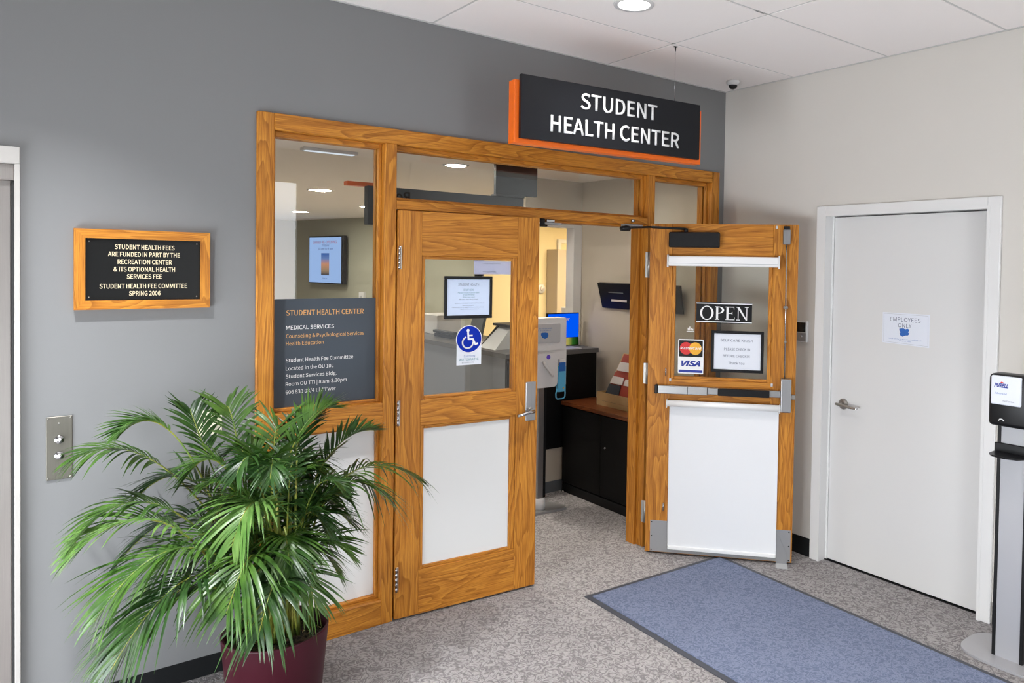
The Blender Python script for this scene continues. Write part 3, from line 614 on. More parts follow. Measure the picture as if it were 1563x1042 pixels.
t = Thing('small_sticker', 'small clear sticker with white marks above the card stickers', 'decal', DR, (.27, 0, 1.45))
sm = MB()
for x0, x1, z0, z1 in ((.245, .295, 1.446, 1.450), (.252, .258, 1.455, 1.472), (.262, .268, 1.455, 1.480), (.272, .278, 1.455, 1.470), (.282, .288, 1.455, 1.466)): sm.box(x0, x1, .0186, .0196, z0, z1)
t.part('mark', sm, 'white_ink')

# ------------------------------------------------------------ film panel on the left sidelight
t = Thing('film_panel', 'slate grey film with service names and room number on the left sidelight', 'sign', GREY, (-2.8, .05, 1.16))
t.part('film', MB().box(-3.066, -2.556, .0505, .0525, 1.150, 1.677), 'slate')
XL = -2.996
for s_, xe, z, h, m_, bd in (('STUDENT HEALTH CENTER', -2.620, 1.598, .0245, 'orange_ink', .002), ('MEDICAL SERVICES', -2.769, 1.530, .0185, 'white_ink', .002), ('Counseling & Psychological Services', -2.618, 1.490, .0175, 'orange_ink', 0), ('Health Education', -2.819, 1.454, .0175, 'orange_ink', 0),
        ('Student Health Fee Committee', -2.672, 1.374, .0175, 'white_ink', 0), ('Located in the OU 10L', -2.770, 1.335, .0175, 'white_ink', 0), ('Student Services Bldg.', -2.754, 1.297, .0175, 'white_ink', 0), ('Room OU TTI | 8 am-3:30pm', -2.704, 1.260, .0175, 'white_ink', 0), ('606 833 08/4 t | J\'l\'wer', -2.757, 1.221, .0175, 'white_ink', 0)):
    t.text(s_, XL, xe, z, z + h, .0500, m_, bold=bd)

# ------------------------------------------------------------ hanging sign
t = Thing('hanging_sign', 'black STUDENT HEALTH CENTER sign with orange backing hanging above the doors', 'sign', SG, (.59, 0, 2.49))
t.part('face_panel', MB().box(0, 1.176, 0, .024, 2.493, 2.812, .002), 'sign_black')
t.part('backing_panel', MB().box(-.026, 1.205, .024, .085, 2.470, 2.785, .002), 'orange', label='orange backing slab')
t.text('STUDENT', .349, .854, 2.683, 2.764, 0, 'white_acrylic', depth=.004, bold=.004); t.text('HEALTH', .170, .565, 2.545, 2.627, 0, 'white_acrylic', depth=.004, bold=.004); t.text('CENTER', .604, 1.019, 2.545, 2.627, 0, 'white_acrylic', depth=.004, bold=.004)
t.part('wire', MB().tube([(.99, .012, 2.812), (.99, .012, H - .03)], .0009, 6), 'chrome'); t.part('wire_anchor', MB().tube([(.99, .012, H - .028), (.99, .012, H)], [.003, .005], 10).box(.979, 1.001, .004, .020, H - .004, H, .001), 'black_metal')
t.part('wall_bracket', MB().box(.5, .54, .085, .49 + .04, 2.60, 2.64), 'black_metal')

# ------------------------------------------------------------ things on the grey wall
t = Thing('plaque', 'oak framed black plaque on student health fees, left of the storefront', 'plaque', GREY, (-3.583, 0, 1.648))
X0, X1, Z0, Z1, fw = -3.827, -3.340, 1.648, 1.975, .037
def mitre(pts): return MB().prism(pts, -.030, 0)
t.part('frame_bar', mitre([(X0, Z1), (X1, Z1), (X1 - fw, Z1 - fw), (X0 + fw, Z1 - fw)]), 'wood_x'); t.part('frame_bar', mitre([(X0, Z0), (X1, Z0), (X1 - fw, Z0 + fw), (X0 + fw, Z0 + fw)]), 'wood_x')
t.part('frame_bar', mitre([(X0, Z0), (X0, Z1), (X0 + fw, Z1 - fw), (X0 + fw, Z0 + fw)]), 'wood_z'); t.part('frame_bar', mitre([(X1, Z0), (X1, Z1), (X1 - fw, Z1 - fw), (X1 - fw, Z0 + fw)]), 'wood_z')
t.part('plate', MB().box(X0 + fw, X1 - fw, -.020, 0, Z0 + fw, Z1 - fw), 'plaque_black')
for s_, a, b, z in (('STUDENT HEALTH FEES', -3.690, -3.475, 1.905), ('ARE FUNDED IN PART BY THE', -3.713, -3.455, 1.875), ('RECREATION CENTER', -3.680, -3.485, 1.844), ('& ITS OPTIONAL HEALTH', -3.694, -3.473, 1.813), ('SERVICES FEE', -3.648, -3.522, 1.783), ('STUDENT HEALTH FEE COMMITTEE', -3.742, -3.427, 1.743), ('SPRING 2006', -3.640, -3.527, 1.713)):
    t.text(s_, a, b, z - .009, z + .009, -.0205, 'gold_ink', bold=.006)
mb = MB()
for x in (X0 + .05, X1 - .05):
    for z in (Z0 + .05, Z1 - .05): mb.lathe([(0, -.001), (.003, -.001), (.003, 0)], (x, -.020, z), 'y', 8)
t.part('screw', mb, 'nickel', kind='stuff')

t = Thing('elevator_call_panel', 'stainless elevator call panel with two round buttons', 'button panel', GREY, (-3.873, 0, .971))
t.part('plate', MB().box(-3.916, -3.830, -.006, 0, .971, 1.224, .002), 'steel')
for z in (1.132, 1.068):
    b = t.part('button', MB().lathe([(.0, -.013), (.006, -.012), (.0085, -.008), (.0145, -.0085), (.0165, -.006), (.0165, 0)], (-3.873, -.006, z), 'y', 28), 'chrome')
    t.part('button_core', MB().lathe([(0, -.0150), (.0055, -.0135), (.0065, -.011)], (-3.873, -.006, z), 'y', 20), 'white_ink', parent=b)
mb = MB()
for x, z in ((-3.909, 1.216), (-3.837, 1.216), (-3.909, .979), (-3.837, .979), (-3.873, 1.196), (-3.873, 1.0)): mb.lathe([(0, -.0015), (.003, -.001), (.003, 0)], (x, -.006, z), 'y', 10)
t.part('screw', mb, 'nickel', kind='stuff')
t = Thing('wall_jack_plate', 'ivory double jack plate half hidden behind the palm leaves', 'wall plate', GREY, (-3.332, 0, 1.08))
t.part('plate', MB().box(-3.383, -3.283, -.007, 0, 1.078, 1.193, .003, 2), 'ivory')
for x in (-3.355, -3.311): t.part('toggle', MB().box(x - .005, x + .005, -.020, -.007, 1.122, 1.146, .002), 'ivory'); t.part('toggle_slot', MB().box(x - .007, x + .007, -.008, -.007, 1.118, 1.150), 'black_plastic')
mb = MB()
for x in (-3.355, -3.311):
    for z in (1.168, 1.098): mb.lathe([(0, -.001), (.0025, -.001), (.0025, 0)], (x, -.007, z), 'y', 8)
t.part('screw', mb, 'black_metal', kind='stuff')

# elevator at the far left
t = Thing('door_5', 'stainless elevator entrance with pale metal surround', 'elevator', kind='structure', base=(-4.6, 0, 0))
t.part('header', MB().box(-5.32, -3.995, -.030, .012, 2.212, 2.277, .003), 'elev_trim'); t.part('surround', MB().box(-4.013, -3.995, -.030, .10, 0, 2.212, .002), 'elev_trim')
t.part('surround', MB().box(-5.32, -5.29, -.030, .10, 0, 2.212, .002), 'elev_trim')
t.part('inner_header', MB().box(-5.29, -4.013, -.012, .10, 2.150, 2.212, .002), 'elev_steel'); t.part('dark_gap', MB().box(-4.021, -4.013, .0, .12, 0, 2.150), 'elev_dark')
t.part('return_jamb', MB().box(-4.060, -4.021, .010, .13, 0, 2.150, .002), 'elev_steel')
t.part('door_panel', MB().box(-4.66, -4.060, .075, .10, 0.005, 2.150, .002), 'elev_steel'); t.part('door_panel', MB().box(-5.29, -4.664, .075, .10, 0.005, 2.150, .002), 'elev_steel')
single('baseboard_back', MB().box(-3.995, -3.146, -.008, 0, 0, .088, .002), 'base_black', 'black vinyl baseboard on the grey wall', 'baseboard', kind='structure')
single('baseboard_right', MB().box(-.008, 0, -.815, -.0, 0, .118, .002).box(-.008, 0, -2.6, -1.968, 0, .118, .002), 'base_black', 'black vinyl baseboard on the beige wall', 'baseboard', kind='structure')

# ------------------------------------------------------------ employees door (right wall frame: local x = -world y)
D3 = Thing('door_3', 'white employees door with lever handle and white frame', 'door', RIGHT, (1.39, 0, 0), kind='structure')
fr_ = MB()
fr_.box(.818, .886, -.020, .0, 0, 2.262, .003).box(1.893, 1.962, -.020, .0, 0, 2.262, .003).box(.886, 1.893, -.020, .0, 2.200, 2.262, .003)
D3.part('casing', fr_, 'trim_white')
D3.part('frame', MB().box(.870, .888, -.022, .15, 0, 2.215).box(1.890, 1.906, -.022, .15, 0, 2.215).box(.888, 1.890, -.022, .15, 2.198, 2.215).box(.888, .902, .052, .10, 0, 2.198).box(1.876, 1.890, .100, .14, 0, 2.198), 'trim_white')
D3.part('slab', MB().box(.905, 1.887, .050, .095, .012, 2.192, .002), 'door_white')
D3.part('threshold', MB().box(.888, 1.89, .045, .12, 0, .006), 'black_metal')
lv = D3.part('lever_handle', MB().tube([(1.0, .045, 1.018), (1.0, .005, 1.018)], .010, 14).tube([(.975, .002, 1.021), (1.03, .002, 1.016), (1.075, .001, 1.012), (1.118, .004, 1.012)], [.0085, .010, .0095, .008], 12), 'nickel')
D3.part('rose', MB().lathe([(0, -.010), (.029, -.010), (.034, -.004), (.034, 0)], (1.0, .050, 1.018), 'y', 32), 'nickel', parent=lv)
D3.part('lever_grip', MB().box(1.085, 1.128, -.009, .010, 1.004, 1.020, .004, 2), 'chrome', parent=lv)
t = Thing('employees_sign', 'white EMPLOYEES ONLY sheet with blue emblem on the white door', 'sign', RIGHT, (1.405, 0, 1.425))
Ys = .0485
t.part('sheet', MB().prism([(1.259, 1.431), (1.553, 1.422), (1.551, 1.612), (1.257, 1.612)], Ys, .050), 'paper')
t.part('border', MB().stroke([(1.267, 1.438), (1.545, 1.430), (1.543, 1.604), (1.265, 1.605), (1.267, 1.438)], .0015, Ys - .0004, Ys), 'light_grey')
t.text('EMPLOYEES', 1.306, 1.498, 1.562, 1.586, Ys - .0006, 'grey_ink'); t.text('ONLY', 1.358, 1.443, 1.528, 1.552, Ys - .0006, 'grey_ink')
t.part('emblem', MB().prism([(1.366, 1.520), (1.378, 1.522), (1.392, 1.524), (1.404, 1.519), (1.420, 1.523), (1.431, 1.517), (1.427, 1.508), (1.421, 1.504), (1.431, 1.494), (1.422, 1.484), (1.404, 1.482), (1.388, 1.474), (1.372, 1.482), (1.369, 1.492), (1.374, 1.500), (1.367, 1.509)], Ys - .0006, Ys), 'blue_ink')
t.text('Please do not enter, use the main door of the health center', 1.296, 1.510, 1.456, 1.461, Ys - .0006, 'blue_ink'); t.text('Thank you', 1.366, 1.440, 1.446, 1.451, Ys - .0006, 'blue_ink')
t = Thing('card_reader', 'small black and silver card reader between open door and white door', 'card reader', RIGHT, (.70, 0, 1.388))
t.part('housing', MB().box(.618, .762, -.022, 0, 1.388, 1.524, .003), 'soft_white'); t.part('window', MB().box(.628, .752, -.0235, -.021, 1.452, 1.516, .002), 'screen_black'); t.part('lower_plate', MB().box(.624, .756, -.0232, -.021, 1.394, 1.448, .001), 'alu_plate')
t.part('lock_button', MB().lathe([(0, -.006), (.007, -.005), (.008, 0)], (.722, -.0232, 1.425), 'y', 16), 'chrome')

# dome camera and downlights on the ceiling
t = Thing('security_camera', 'small white and black dome camera on the ceiling in the corner', 'camera', base=(-.215, -.26, H))
t.part('housing', MB().lathe([(0, 0), (.042, 0), (.044, -.006), (.041, -.022), (.028, -.03), (0, -.03)], (-.215, -.26, H), 'z', 28), 'soft_white'); t.part('dome', MB().lathe([(.029, -.028), (.028, -.04), (.02, -.051), (.008, -.056), (0, -.0565)], (-.215, -.26, H), 'z', 24), 'black_plastic')
def downlight(x, y, z, lamp, label, group=None, r=.075, depth=.13, nm='ceiling_downlight'):
    t = Thing(nm, label, 'ceiling light', base=(x, y, z), group=group)
    t.part('trim_ring', MB().lathe([(r + .024, 0), (r + .022, -.006), (r + .004, -.007), (r, -.003), (r * .98, depth - .008)], (x, y, z), 'z', 40), 'soft_white')
    t.part('lamp', MB().lathe([(0, depth - .012), (r * .97, depth - .012)], (x, y, z), 'z', 32), lamp)
for (i, j) in sorted(lamp_cells):
    x, y = (xs[i] + xs[i + 1]) / 2, (ys[j] + ys[j + 1]) / 2
    if (i, j) == (3, 1): downlight(x, y, H, 'lamp', 'round recessed downlight in the lobby ceiling above the sign')
    else: downlight(x, y, H, 'lamp_boost' if (i, j) == (1, 1) else 'lamp', 'round recessed downlight of the lobby, outside the picture', 'lobby downlights outside the picture')  # one unseen downlight is boosted to lift the lower left wall
k = 0
for x, y, lb in ((-1.423, 4.335, 'reception downlight seen through the left sidelight, nearest of its row'), (-1.379, 1.45, 'reception downlight seen through the transom above the left door'), (-.17, 6.2, 'reception downlight beyond the sidelight, at the right edge of that glass'), (-.466, 8.127, 'farthest reception downlight, low above the television wall')):
    downlight(x, y, HI, 'lamp_in', lb, r=.075 if y < 3 else .11, depth=.012)
downlight(-.75, .45, HI, 'lamp_in', 'small downlight added inside the right sidelight to lighten its wall, hidden by the head casing', r=.05, depth=.012)  # added lamp that lightens the wall behind the right sidelight
for x, y in ((-3.6, 2.2), (-3.2, 6.0)): downlight(x, y, HI, 'lamp_in', 'reception downlight hidden behind the grey wall', 'hidden reception downlights', r=.11, depth=.012)
t = Thing('linear_light_reflection', 'slim glowing strip standing in for a lobby light reflected at the top of the left sidelight', 'ceiling light', base=(-2.3, 1.45, HI))  # reflected lobby light rebuilt as a glowing strip behind the glass
t.part('housing', MB().box(-2.52, -2.16, 1.35, 1.42, HI - .02, HI, .003), 'soft_white'); t.part('lamp', MB().box(-2.50, -2.18, 1.36, 1.41, HI - .023, HI - .02), 'reflected_light_white')
t = Thing('office_ceiling_lamp', 'warm ceiling lamp lighting the cream back office', 'ceiling light', base=(2.6, 4.0, HI))
t.part('housing', MB().box(2.0, 3.2, 3.3, 4.5, HI - .03, HI, .004), 'soft_white'); t.part('lamp', MB().box(2.05, 3.15, 3.35, 4.45, HI - .034, HI - .03), 'lamp_office')

# reflection of a lobby sign, modelled as panels behind the transom glass
t = Thing('sign_reflection_panel', 'slate grey panel with dark reversed letters standing in for a sign reflected in the transom', 'panel', base=(-1.6, 1.0, 2.15))
t.part('board', MB().box(-2.23, -1.06, 1.0, 1.06, 2.10, 2.346, .002), 'slate_reflection'); t.part('reflected_block', MB().box(-1.298, -.946, .998, 1.03, 2.362, 2.490, .002), 'slate_reflection'); t.part('reflected_dark_block', MB().box(-1.298, -.946, .998, 1.03, 2.490, HI), 'base_black')
t.part('reflected_link_block', MB().box(-1.298, -1.06, .99, 1.06, 2.346, 2.362), 'slate_reflection')
t.part('reflected_orange_edge', MB().box(-2.34, -2.05, 1.06, 1.12, 2.346, 2.372), 'orange')
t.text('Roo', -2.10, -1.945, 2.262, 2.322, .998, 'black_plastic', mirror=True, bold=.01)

# television and fittings on the sage wall
va = math.degrees(math.atan2(B_[1] - A_[1], B_[0] - A_[0])); TVF = (A_[0], A_[1], va)
t = Thing('television', 'wall television with pale blue screen seen through the left sidelight', 'television', TVF, (1.08, 0, 1.47))
t.part('bezel', MB().box(.74, 1.87, -.12, -.05, 1.47, 2.30, .006), 'black_plastic'); t.part('screen', MB().box(.765, 1.81, -.123, -.12, 1.49, 2.275), 'tv_screen')
t.part('wall_mount', MB().box(1.1, 1.5, -.05, 0, 1.7, 2.1), 'black_metal'); t.part('picture', MB().box(1.17, 1.43, -.125, -.123, 1.62, 2.0), 'tv_photo', label='photograph of a rock tower')
t.text('GRAND RE-OPENING', .89, 1.67, 2.17, 2.22, -.1245, 'red_ink'); t.text('TODAY', 1.19, 1.43, 2.115, 2.15, -.1245, 'navy_ink'); t.text('10 am to 4 pm', 1.07, 1.55, 2.06, 2.095, -.1245, 'navy_ink'); t.text('Join us', 1.21, 1.37, 1.55, 1.58, -.1245, 'navy_ink')
t = Thing('wall_phone_box', 'small white box fixed low on the sage wall near the television', 'wall fitting', TVF, (2.3, 0, 1.28))
t.part('box', MB().box(2.24, 2.38, -.05, 0, 1.22, 1.36, .006), 'soft_white'); t.part('button', MB().box(2.28, 2.34, -.055, -.05, 1.26, 1.30), 'light_grey')

# ------------------------------------------------------------ reception furniture
t = Thing('reception_desk', 'L-shaped reception desk with black end, grey front and dark counter top', 'desk', base=(-.6, 1.33, 0))
t.part('end_panel', MB().box(-.98, -.095, 1.33, 1.36, .36, 1.125, .002), 'black_lam', label='black laminate end panel'); t.part('end_lower_panel', MB().box(-.96, -.1, 1.345, 1.365, .09, .36), 'beige_panel', label='beige lower panel')
t.part('base_strip', MB().box(-.96, -.1, 1.338, 1.365, 0, .09), 'grey_base'); t.part('front_panel', MB().box(-.98, -.955, 1.36, 3.6, .06, 1.125), 'counter_grey', label='grey laminate front')
t.part('counter_top', MB().prismz([(-1.0, 1.315), (-.085, 1.315), (-.085, 1.68), (-.35, 1.68), (-.35, 3.62), (-1.0, 3.62)], 1.125, 1.162), 'counter_top')
t.part('body', MB().box(-.94, -.4, 1.38, 3.58, .06, 1.12).box(-.4, -.12, 1.38, 1.66, .06, 1.12), 'black_lam')
t.part('pull_tab', MB().box(-.984, -.98, 2.95, 2.97, .99, 1.03, .001), 'black_plastic')
t = Thing('low_cabinet', 'black two-door cabinet with a reddish wood top along the reception wall', 'cabinet', base=(-.22, .8, 0))
t.part('carcass', MB().box(-.435, -.005, .30, 1.318, .07, .715), 'black_lam'); t.part('plinth', MB().box(-.445, -.01, .30, 1.315, 0, .07), 'black_plastic')
d_ = t.part('door', MB().box(-.452, -.435, .815, 1.315, .085, .708, .002), 'black_lam'); t.part('lock_knob', MB().lathe([(0, -.012), (.007, -.011), (.009, 0)], (-.452, .755, .465), 'x', 16), 'chrome')
t.part('door', MB().box(-.452, -.435, .305, .811, .085, .708, .002), 'black_lam'); t.part('top', MB().box(-.465, -.002, .28, 1.326, .715, .745, .004), 'cherry', label='reddish wood top')
t.part('foot_glide', MB().tube([(-.462, 1.28, .002), (-.462, 1.28, .02)], .012, 10), 'chrome')

RK = (-.25, 0, -90)     # local x = -world y
t = Thing('brochure_rack', 'cardboard brochure rack of red leaflets on the black cabinet', 'rack', base=(-.2, .85, .745))
t.part('tray', MB().box(-.31, -.13, .58, 1.045, .745, .758).box(-.312, -.300, .58, 1.045, .745, .850).box(-.31, -.13, 1.035, 1.047, .745, .850), 'kraft')
bk = MB().add([(-.292, .60, .76), (-.292, 1.0, .76), (-.16, .60, 1.16), (-.16, .90, 1.16), (-.275, .60, .76), (-.275, 1.0, .76), (-.145, .60, 1.16), (-.145, .90, 1.16)], [(0, 1, 3, 2), (4, 6, 7, 5), (0, 4, 5, 1), (2, 3, 7, 6), (1, 5, 7, 3), (0, 2, 6, 4)])
t.part('back_board', bk, 'kraft')
def leaflet(y0, y1, a, b, mat, nm, lab, off):
    """card lying against the sloping board: a, b are fractions up the slope"""
    P0 = Vector((-.294, 0, .76)); P1 = Vector((-.162, 0, 1.16)); n = Vector((-.4, 0, .132)).normalized()
    q = [P0.lerp(P1, a) + n * off, P0.lerp(P1, b) + n * off]; s_ = lambda f: -.02 * 0 + (1.0 - .1 * f)
    ya = min(y1, s_(a) - .02); yb = min(y1 - .06 * (b - a), s_(b) - .02)
    vv = [(q[0].x, y0, q[0].z), (q[0].x, ya, q[0].z), (q[1].x, yb, q[1].z), (q[1].x, y0, q[1].z)]
    vv += [(x - n.x * .004, y, z - n.z * .004) for x, y, z in vv]
    mb = MB().add(vv, [(0, 1, 2, 3), (7, 6, 5, 4), (0, 4, 5, 1), (1, 5, 6, 2), (2, 6, 7, 3), (3, 7, 4, 0)])
    return mb
for (y0, y1, a, b, m_, nm, lb, off) in ((.60, .99, .10, .99, 'brochure_red', 'leaflet', 'brick red leaflet at the back of the cardboard rack', .006), (.60, .99, .66, .83, 'label_white', 'leaflet', 'upper white strip leaflet in the cardboard rack', .012), (.60, .99, .05, .62, 'brochure_red', 'leaflet', 'brick red leaflet in the middle of the cardboard rack', .017),
        (.79, .99, .40, .54, 'label_white', 'leaflet', 'white strip leaflet lower left in the cardboard rack', .023), (.60, .775, .40, .52, 'label_white', 'leaflet', 'white strip leaflet lower right in the cardboard rack', .023), (.80, .99, .04, .38, 'brochure_dark', 'leaflet', 'charcoal leaflet lower left in the cardboard rack', .025), (.60, .795, .04, .38, 'brochure_red', 'leaflet', 'brick red leaflet lower right in the cardboard rack', .025)):
    single(nm, leaflet(y0, y1, a, b, m_, nm, lb, off), m_, lb, 'leaflet', base=(-.29, (y0 + y1) / 2, .78), group='leaflets in the brochure rack')
t = Thing('acrylic_holder', 'clear acrylic holder standing behind the brochure rack', 'holder', base=(-.07, .75, .745))
t.part('back', MB().box(-.06, -.056, .60, .80, .745, 1.23, .001), 'acrylic'); t.part('foot', MB().box(-.075, -.06, .60, .80, .745, .749), 'acrylic')
t = Thing('wall_screen', 'dark flat screen tilted on the reception wall above the cabinet', 'screen', base=(-.04, .86, 1.5))
t.part('body', MB().add([(-.03, 1.345, 1.505), (-.03, .36, 1.505), (-.085, .36, 1.715), (-.085, 1.35, 1.715), (-.012, 1.33, 1.50), (-.012, .37, 1.50), (-.055, .36, 1.722), (-.055, 1.35, 1.722)], [(0, 1, 2, 3), (4, 7, 6, 5), (0, 4, 5, 1), (3, 2, 6, 7), (0, 3, 7, 4), (1, 5, 6, 2)]), 'black_plastic')
t.part('mount', MB().box(-.05, 0, .7, 1.0, 1.55, 1.66), 'black_metal')
t.part('card_slot', MB().box(-.066, -.050, 1.03, 1.22, 1.635, 1.65), 'grey_base'); t.part('card_slot', MB().box(-.05, -.040, 1.0, 1.20, 1.565, 1.585), 'label_white')

# blue monitor on the desk
t = Thing('desk_monitor', 'monitor with bright blue screen on the reception desk', 'monitor', base=(0.0, 1.60, 1.162))
k_ = (1.60 - -3.734) / (1.9 - -3.734)
t.part('bezel', MB().box(-.42, -.085, 1.60, 1.625, 1.118 + .045, 1.448, .003), 'black_plastic', label='thin black bezel')
t.part('screen', MB().box(-.414, -.091, 1.598, 1.600, 1.235, 1.440), 'screen_blue', label='bright blue screen area'); t.part('screen_picture', MB().box(-.414, -.091, 1.598, 1.600, 1.168, 1.232), 'screen_photo', label='dark leafy picture strip')
t.text('BEST', -.262, -.188, 1.384, 1.400, 1.5975, 'white_ink', shear=.3, bold=.02)
t.part('stand', MB().box(-.30, -.20, 1.60, 1.66, 1.162, 1.17), 'black_metal')
single('paper_tray', MB().box(-.42, -.25, 1.335, 1.50, 1.162, 1.170, .001), 'soft_white', 'white papers lying on the desk end below the blue monitor', 'papers', base=(-.33, 1.42, 1.162))
# office items seen above the blue monitor
t = Thing('office_printer', 'white printer in the back office seen above the blue monitor', 'printer', base=(2.1, 4.4, 1.0))
t.part('body', MB().box(1.86, 2.25, 4.2, 4.6, .98, 1.30, .01), 'soft_white'); t.part('control_panel', MB().box(2.12, 2.2, 4.17, 4.2, 1.18, 1.32, .003), 'base_black')
single('office_table', MB().box(1.7, 2.5, 4.1, 4.8, .93, .98, .004).box(1.74, 1.79, 4.14, 4.19, 0, .93).box(2.41, 2.46, 4.14, 4.19, 0, .93).box(1.74, 1.79, 4.71, 4.76, 0, .93).box(2.41, 2.46, 4.71, 4.76, 0, .93), 'beige_panel', 'beige table under the printer in the back office', 'table', base=(2.1, 4.45, 0))

# things on the counter seen through the left door glass
t = Thing('desk_phone', 'black desk phone on the grey counter behind the left door', 'phone', base=(-.73, 2.8, 1.162))
t.part('base', MB().prismz([(-.80, 2.62), (-.62, 2.62), (-.62, 2.95), (-.80, 2.95)], 1.162, 1.195), 'black_plastic'); t.part('handset', MB().box(-.81, -.76, 2.55, 2.97, 1.200, 1.228, .01, 2).box(-.80, -.77, 2.60, 2.66, 1.19, 1.205).box(-.80, -.77, 2.86, 2.92, 1.19, 1.205), 'black_plastic')
t = Thing('computer_monitor', 'rear of a dark monitor leaning back on the counter behind the wheelchair decal', 'monitor', base=(-.78, 2.05, 1.162))
t.part('rear_shell', MB().prism([(-.86, 1.19), (-.80, 1.42), (-.775, 1.42), (-.83, 1.18)], 2.0, 2.2), 'grey_base'); t.part('foot', MB().box(-.88, -.72, 2.0, 2.2, 1.162, 1.172, .002).box(-.82, -.79, 2.08, 2.12, 1.17, 1.30), 'black_metal')
t = Thing('card_terminal', 'grey wedge-shaped card terminal on the counter beside the door edge', 'terminal', base=(-.8, 1.75, 1.162))
t.part('wedge', MB().add([(-.93, 1.60, 1.163), (-.93, 1.90, 1.163), (-.62, 1.90, 1.163), (-.62, 1.60, 1.163), (-.74, 1.66, 1.34), (-.74, 1.84, 1.34), (-.66, 1.84, 1.34), (-.66, 1.66, 1.34)], [(0, 1, 5, 4), (1, 2, 6, 5), (2, 3, 7, 6), (3, 0, 4, 7), (4, 5, 6, 7), (3, 2, 1, 0)]), 'light_grey')
t.part('screen_arm', MB().box(-.78, -.60, 1.62, 1.90, 1.34, 1.36, .003).tube([(-.90, 1.86, 1.18), (-.74, 1.86, 1.345)], .012, 8), 'black_metal')
cr_ = MB(); b = bmesh.new(); bmesh.ops.create_icosphere(b, subdivisions=3, radius=1)
for v in b.verts:
    n_ = 1 + .22 * math.sin(v.co.x * 7 + v.co.z * 5) * math.cos(v.co.y * 8); v.co = Vector((-.955 + v.co.x * .022 * n_, 1.99 + v.co.y * .055 * n_, 1.205 + v.co.z * .038 * n_))
cr_.bm(b); single('tan_bag', cr_, 'bread', 'tan crumpled bag on the counter beside the grey terminal', 'bag', base=(-.955, 1.99, 1.165))
single('paper_stack', MB().box(-.72, -.46, 3.05, 3.45, 1.162, 1.35, .004), 'soft_white', 'white box of papers at the far end of the counter', 'box', base=(-.6, 3.25, 1.162))

# sanitising kiosk in the doorway
KY = .97
t = Thing('screening_kiosk', 'white hand sanitising kiosk on a slim post in the doorway', 'kiosk', base=(-.88, 1.0, 0))
t.part('base_plate', MB().prismz([(-1.05, .93), (-.70, .905), (-.675, .965), (-.72, 1.09), (-1.0, 1.14), (-1.08, 1.05)], 0, .018), 'alu_plate'); t.part('collar', MB().tube([(-.885, 1.0, .018), (-.885, 1.0, .10)], .045, 20), 'soft_white')
t.part('post', MB().box(-.915, -.862, .985, 1.02, .02, .96, .004), 'alu_v'); t.part('post_side', MB().box(-.862, -.838, .99, 1.015, .10, .96), 'black_metal')
t.part('lower_cabinet', MB().box(-1.07, -.682, .955, 1.07, .945, 1.225, .008, 2), 'soft_white')
hd = MB().prism(rrect(-1.08, -.690, 1.215, 1.462, .012), .955, 1.06); t.part('head', hd, 'soft_white')
t.part('display', MB().prism(rrect(-1.03, -.748, 1.275, 1.420, .010), .950, .955), 'light_grey')
t.text('ARE YOU FEELING', -1.02, -.828, 1.381, 1.390, .9495, 'blue_ink'); t.text('SICK TODAY?', -1.0, -.835, 1.366, 1.375, .9495, 'blue_ink'); t.part('shield_mark', MB().prism([(-.925, 1.352), (-.910, 1.356), (-.885, 1.356), (-.862, 1.352), (-.858, 1.335), (-.866, 1.318), (-.888, 1.308), (-.912, 1.318), (-.924, 1.335)], .9490, .950), 'blue_ink')
ds = t.part('dispenser', MB().prism(rrect(-1.06, -.808, .953, 1.205, .035), .895, .955), 'soft_white', label='rounded white dispenser'); t.part('button_dot', MB().prism(circ(-.893, 1.178, .017, 24), .893, .895), 'violet', parent=ds)
t.part('lever', MB().tube([(-.945, .885, 1.150), (-.93, .88, 1.12), (-.885, .875, 1.07), (-.860, .875, 1.035)], [.010, .011, .012, .010], 10), 'soft_white', parent=ds)
t = Thing('strap_holder', 'light blue plastic bottle holder with loop hanging on the white kiosk', 'bottle holder', base=(-.745, .94, .85))
t.part('body', MB().prism(rrect(-.787, -.717, .905, 1.10, .006), .915, .945), 'sky_plastic'); t.part('label_card', MB().box(-.782, -.722, .912, .915, 1.060, 1.128), 'blue_ink'); t.part('cap', MB().box(-.775, -.725, .918, .945, 1.105, 1.150, .004), 'soft_white')
t.part('loop', MB().tube([(-.785, .93, .93), (-.797, .93, .89), (-.795, .93, .862), (-.782, .93, .850), (-.728, .93, .850), (-.713, .93, .862), (-.710, .93, .89), (-.718, .93, .93)], .005, 8), 'sky_plastic')
t.part('spot', MB().prism(circ(-.738, .932, .006, 12), .9135, .915), 'yellow_ink')

# ------------------------------------------------------------ floor mat
t = Thing('floor_mat', 'blue entrance mat with dark rubber border lying in front of the doors', 'mat', base=(-1.0, -1.5, 0))
mq = [(-1.516, -.395), (-.455, -.440), (-.545, -2.95), (-1.575, -2.93)]
cx_ = sum(p[0] for p in mq) / 4; cy_ = sum(p[1] for p in mq) / 4
inn = [(p[0] + (.032 if p[0] < cx_ else -.032), p[1] + (.032 if p[1] < cy_ else -.032)) for p in mq]
t.part('rubber_border', MB().prismz(mq, .0005, .005), 'mat_edge'); t.part('pile', MB().prismz(inn, .004, .0095), 'mat_blue')

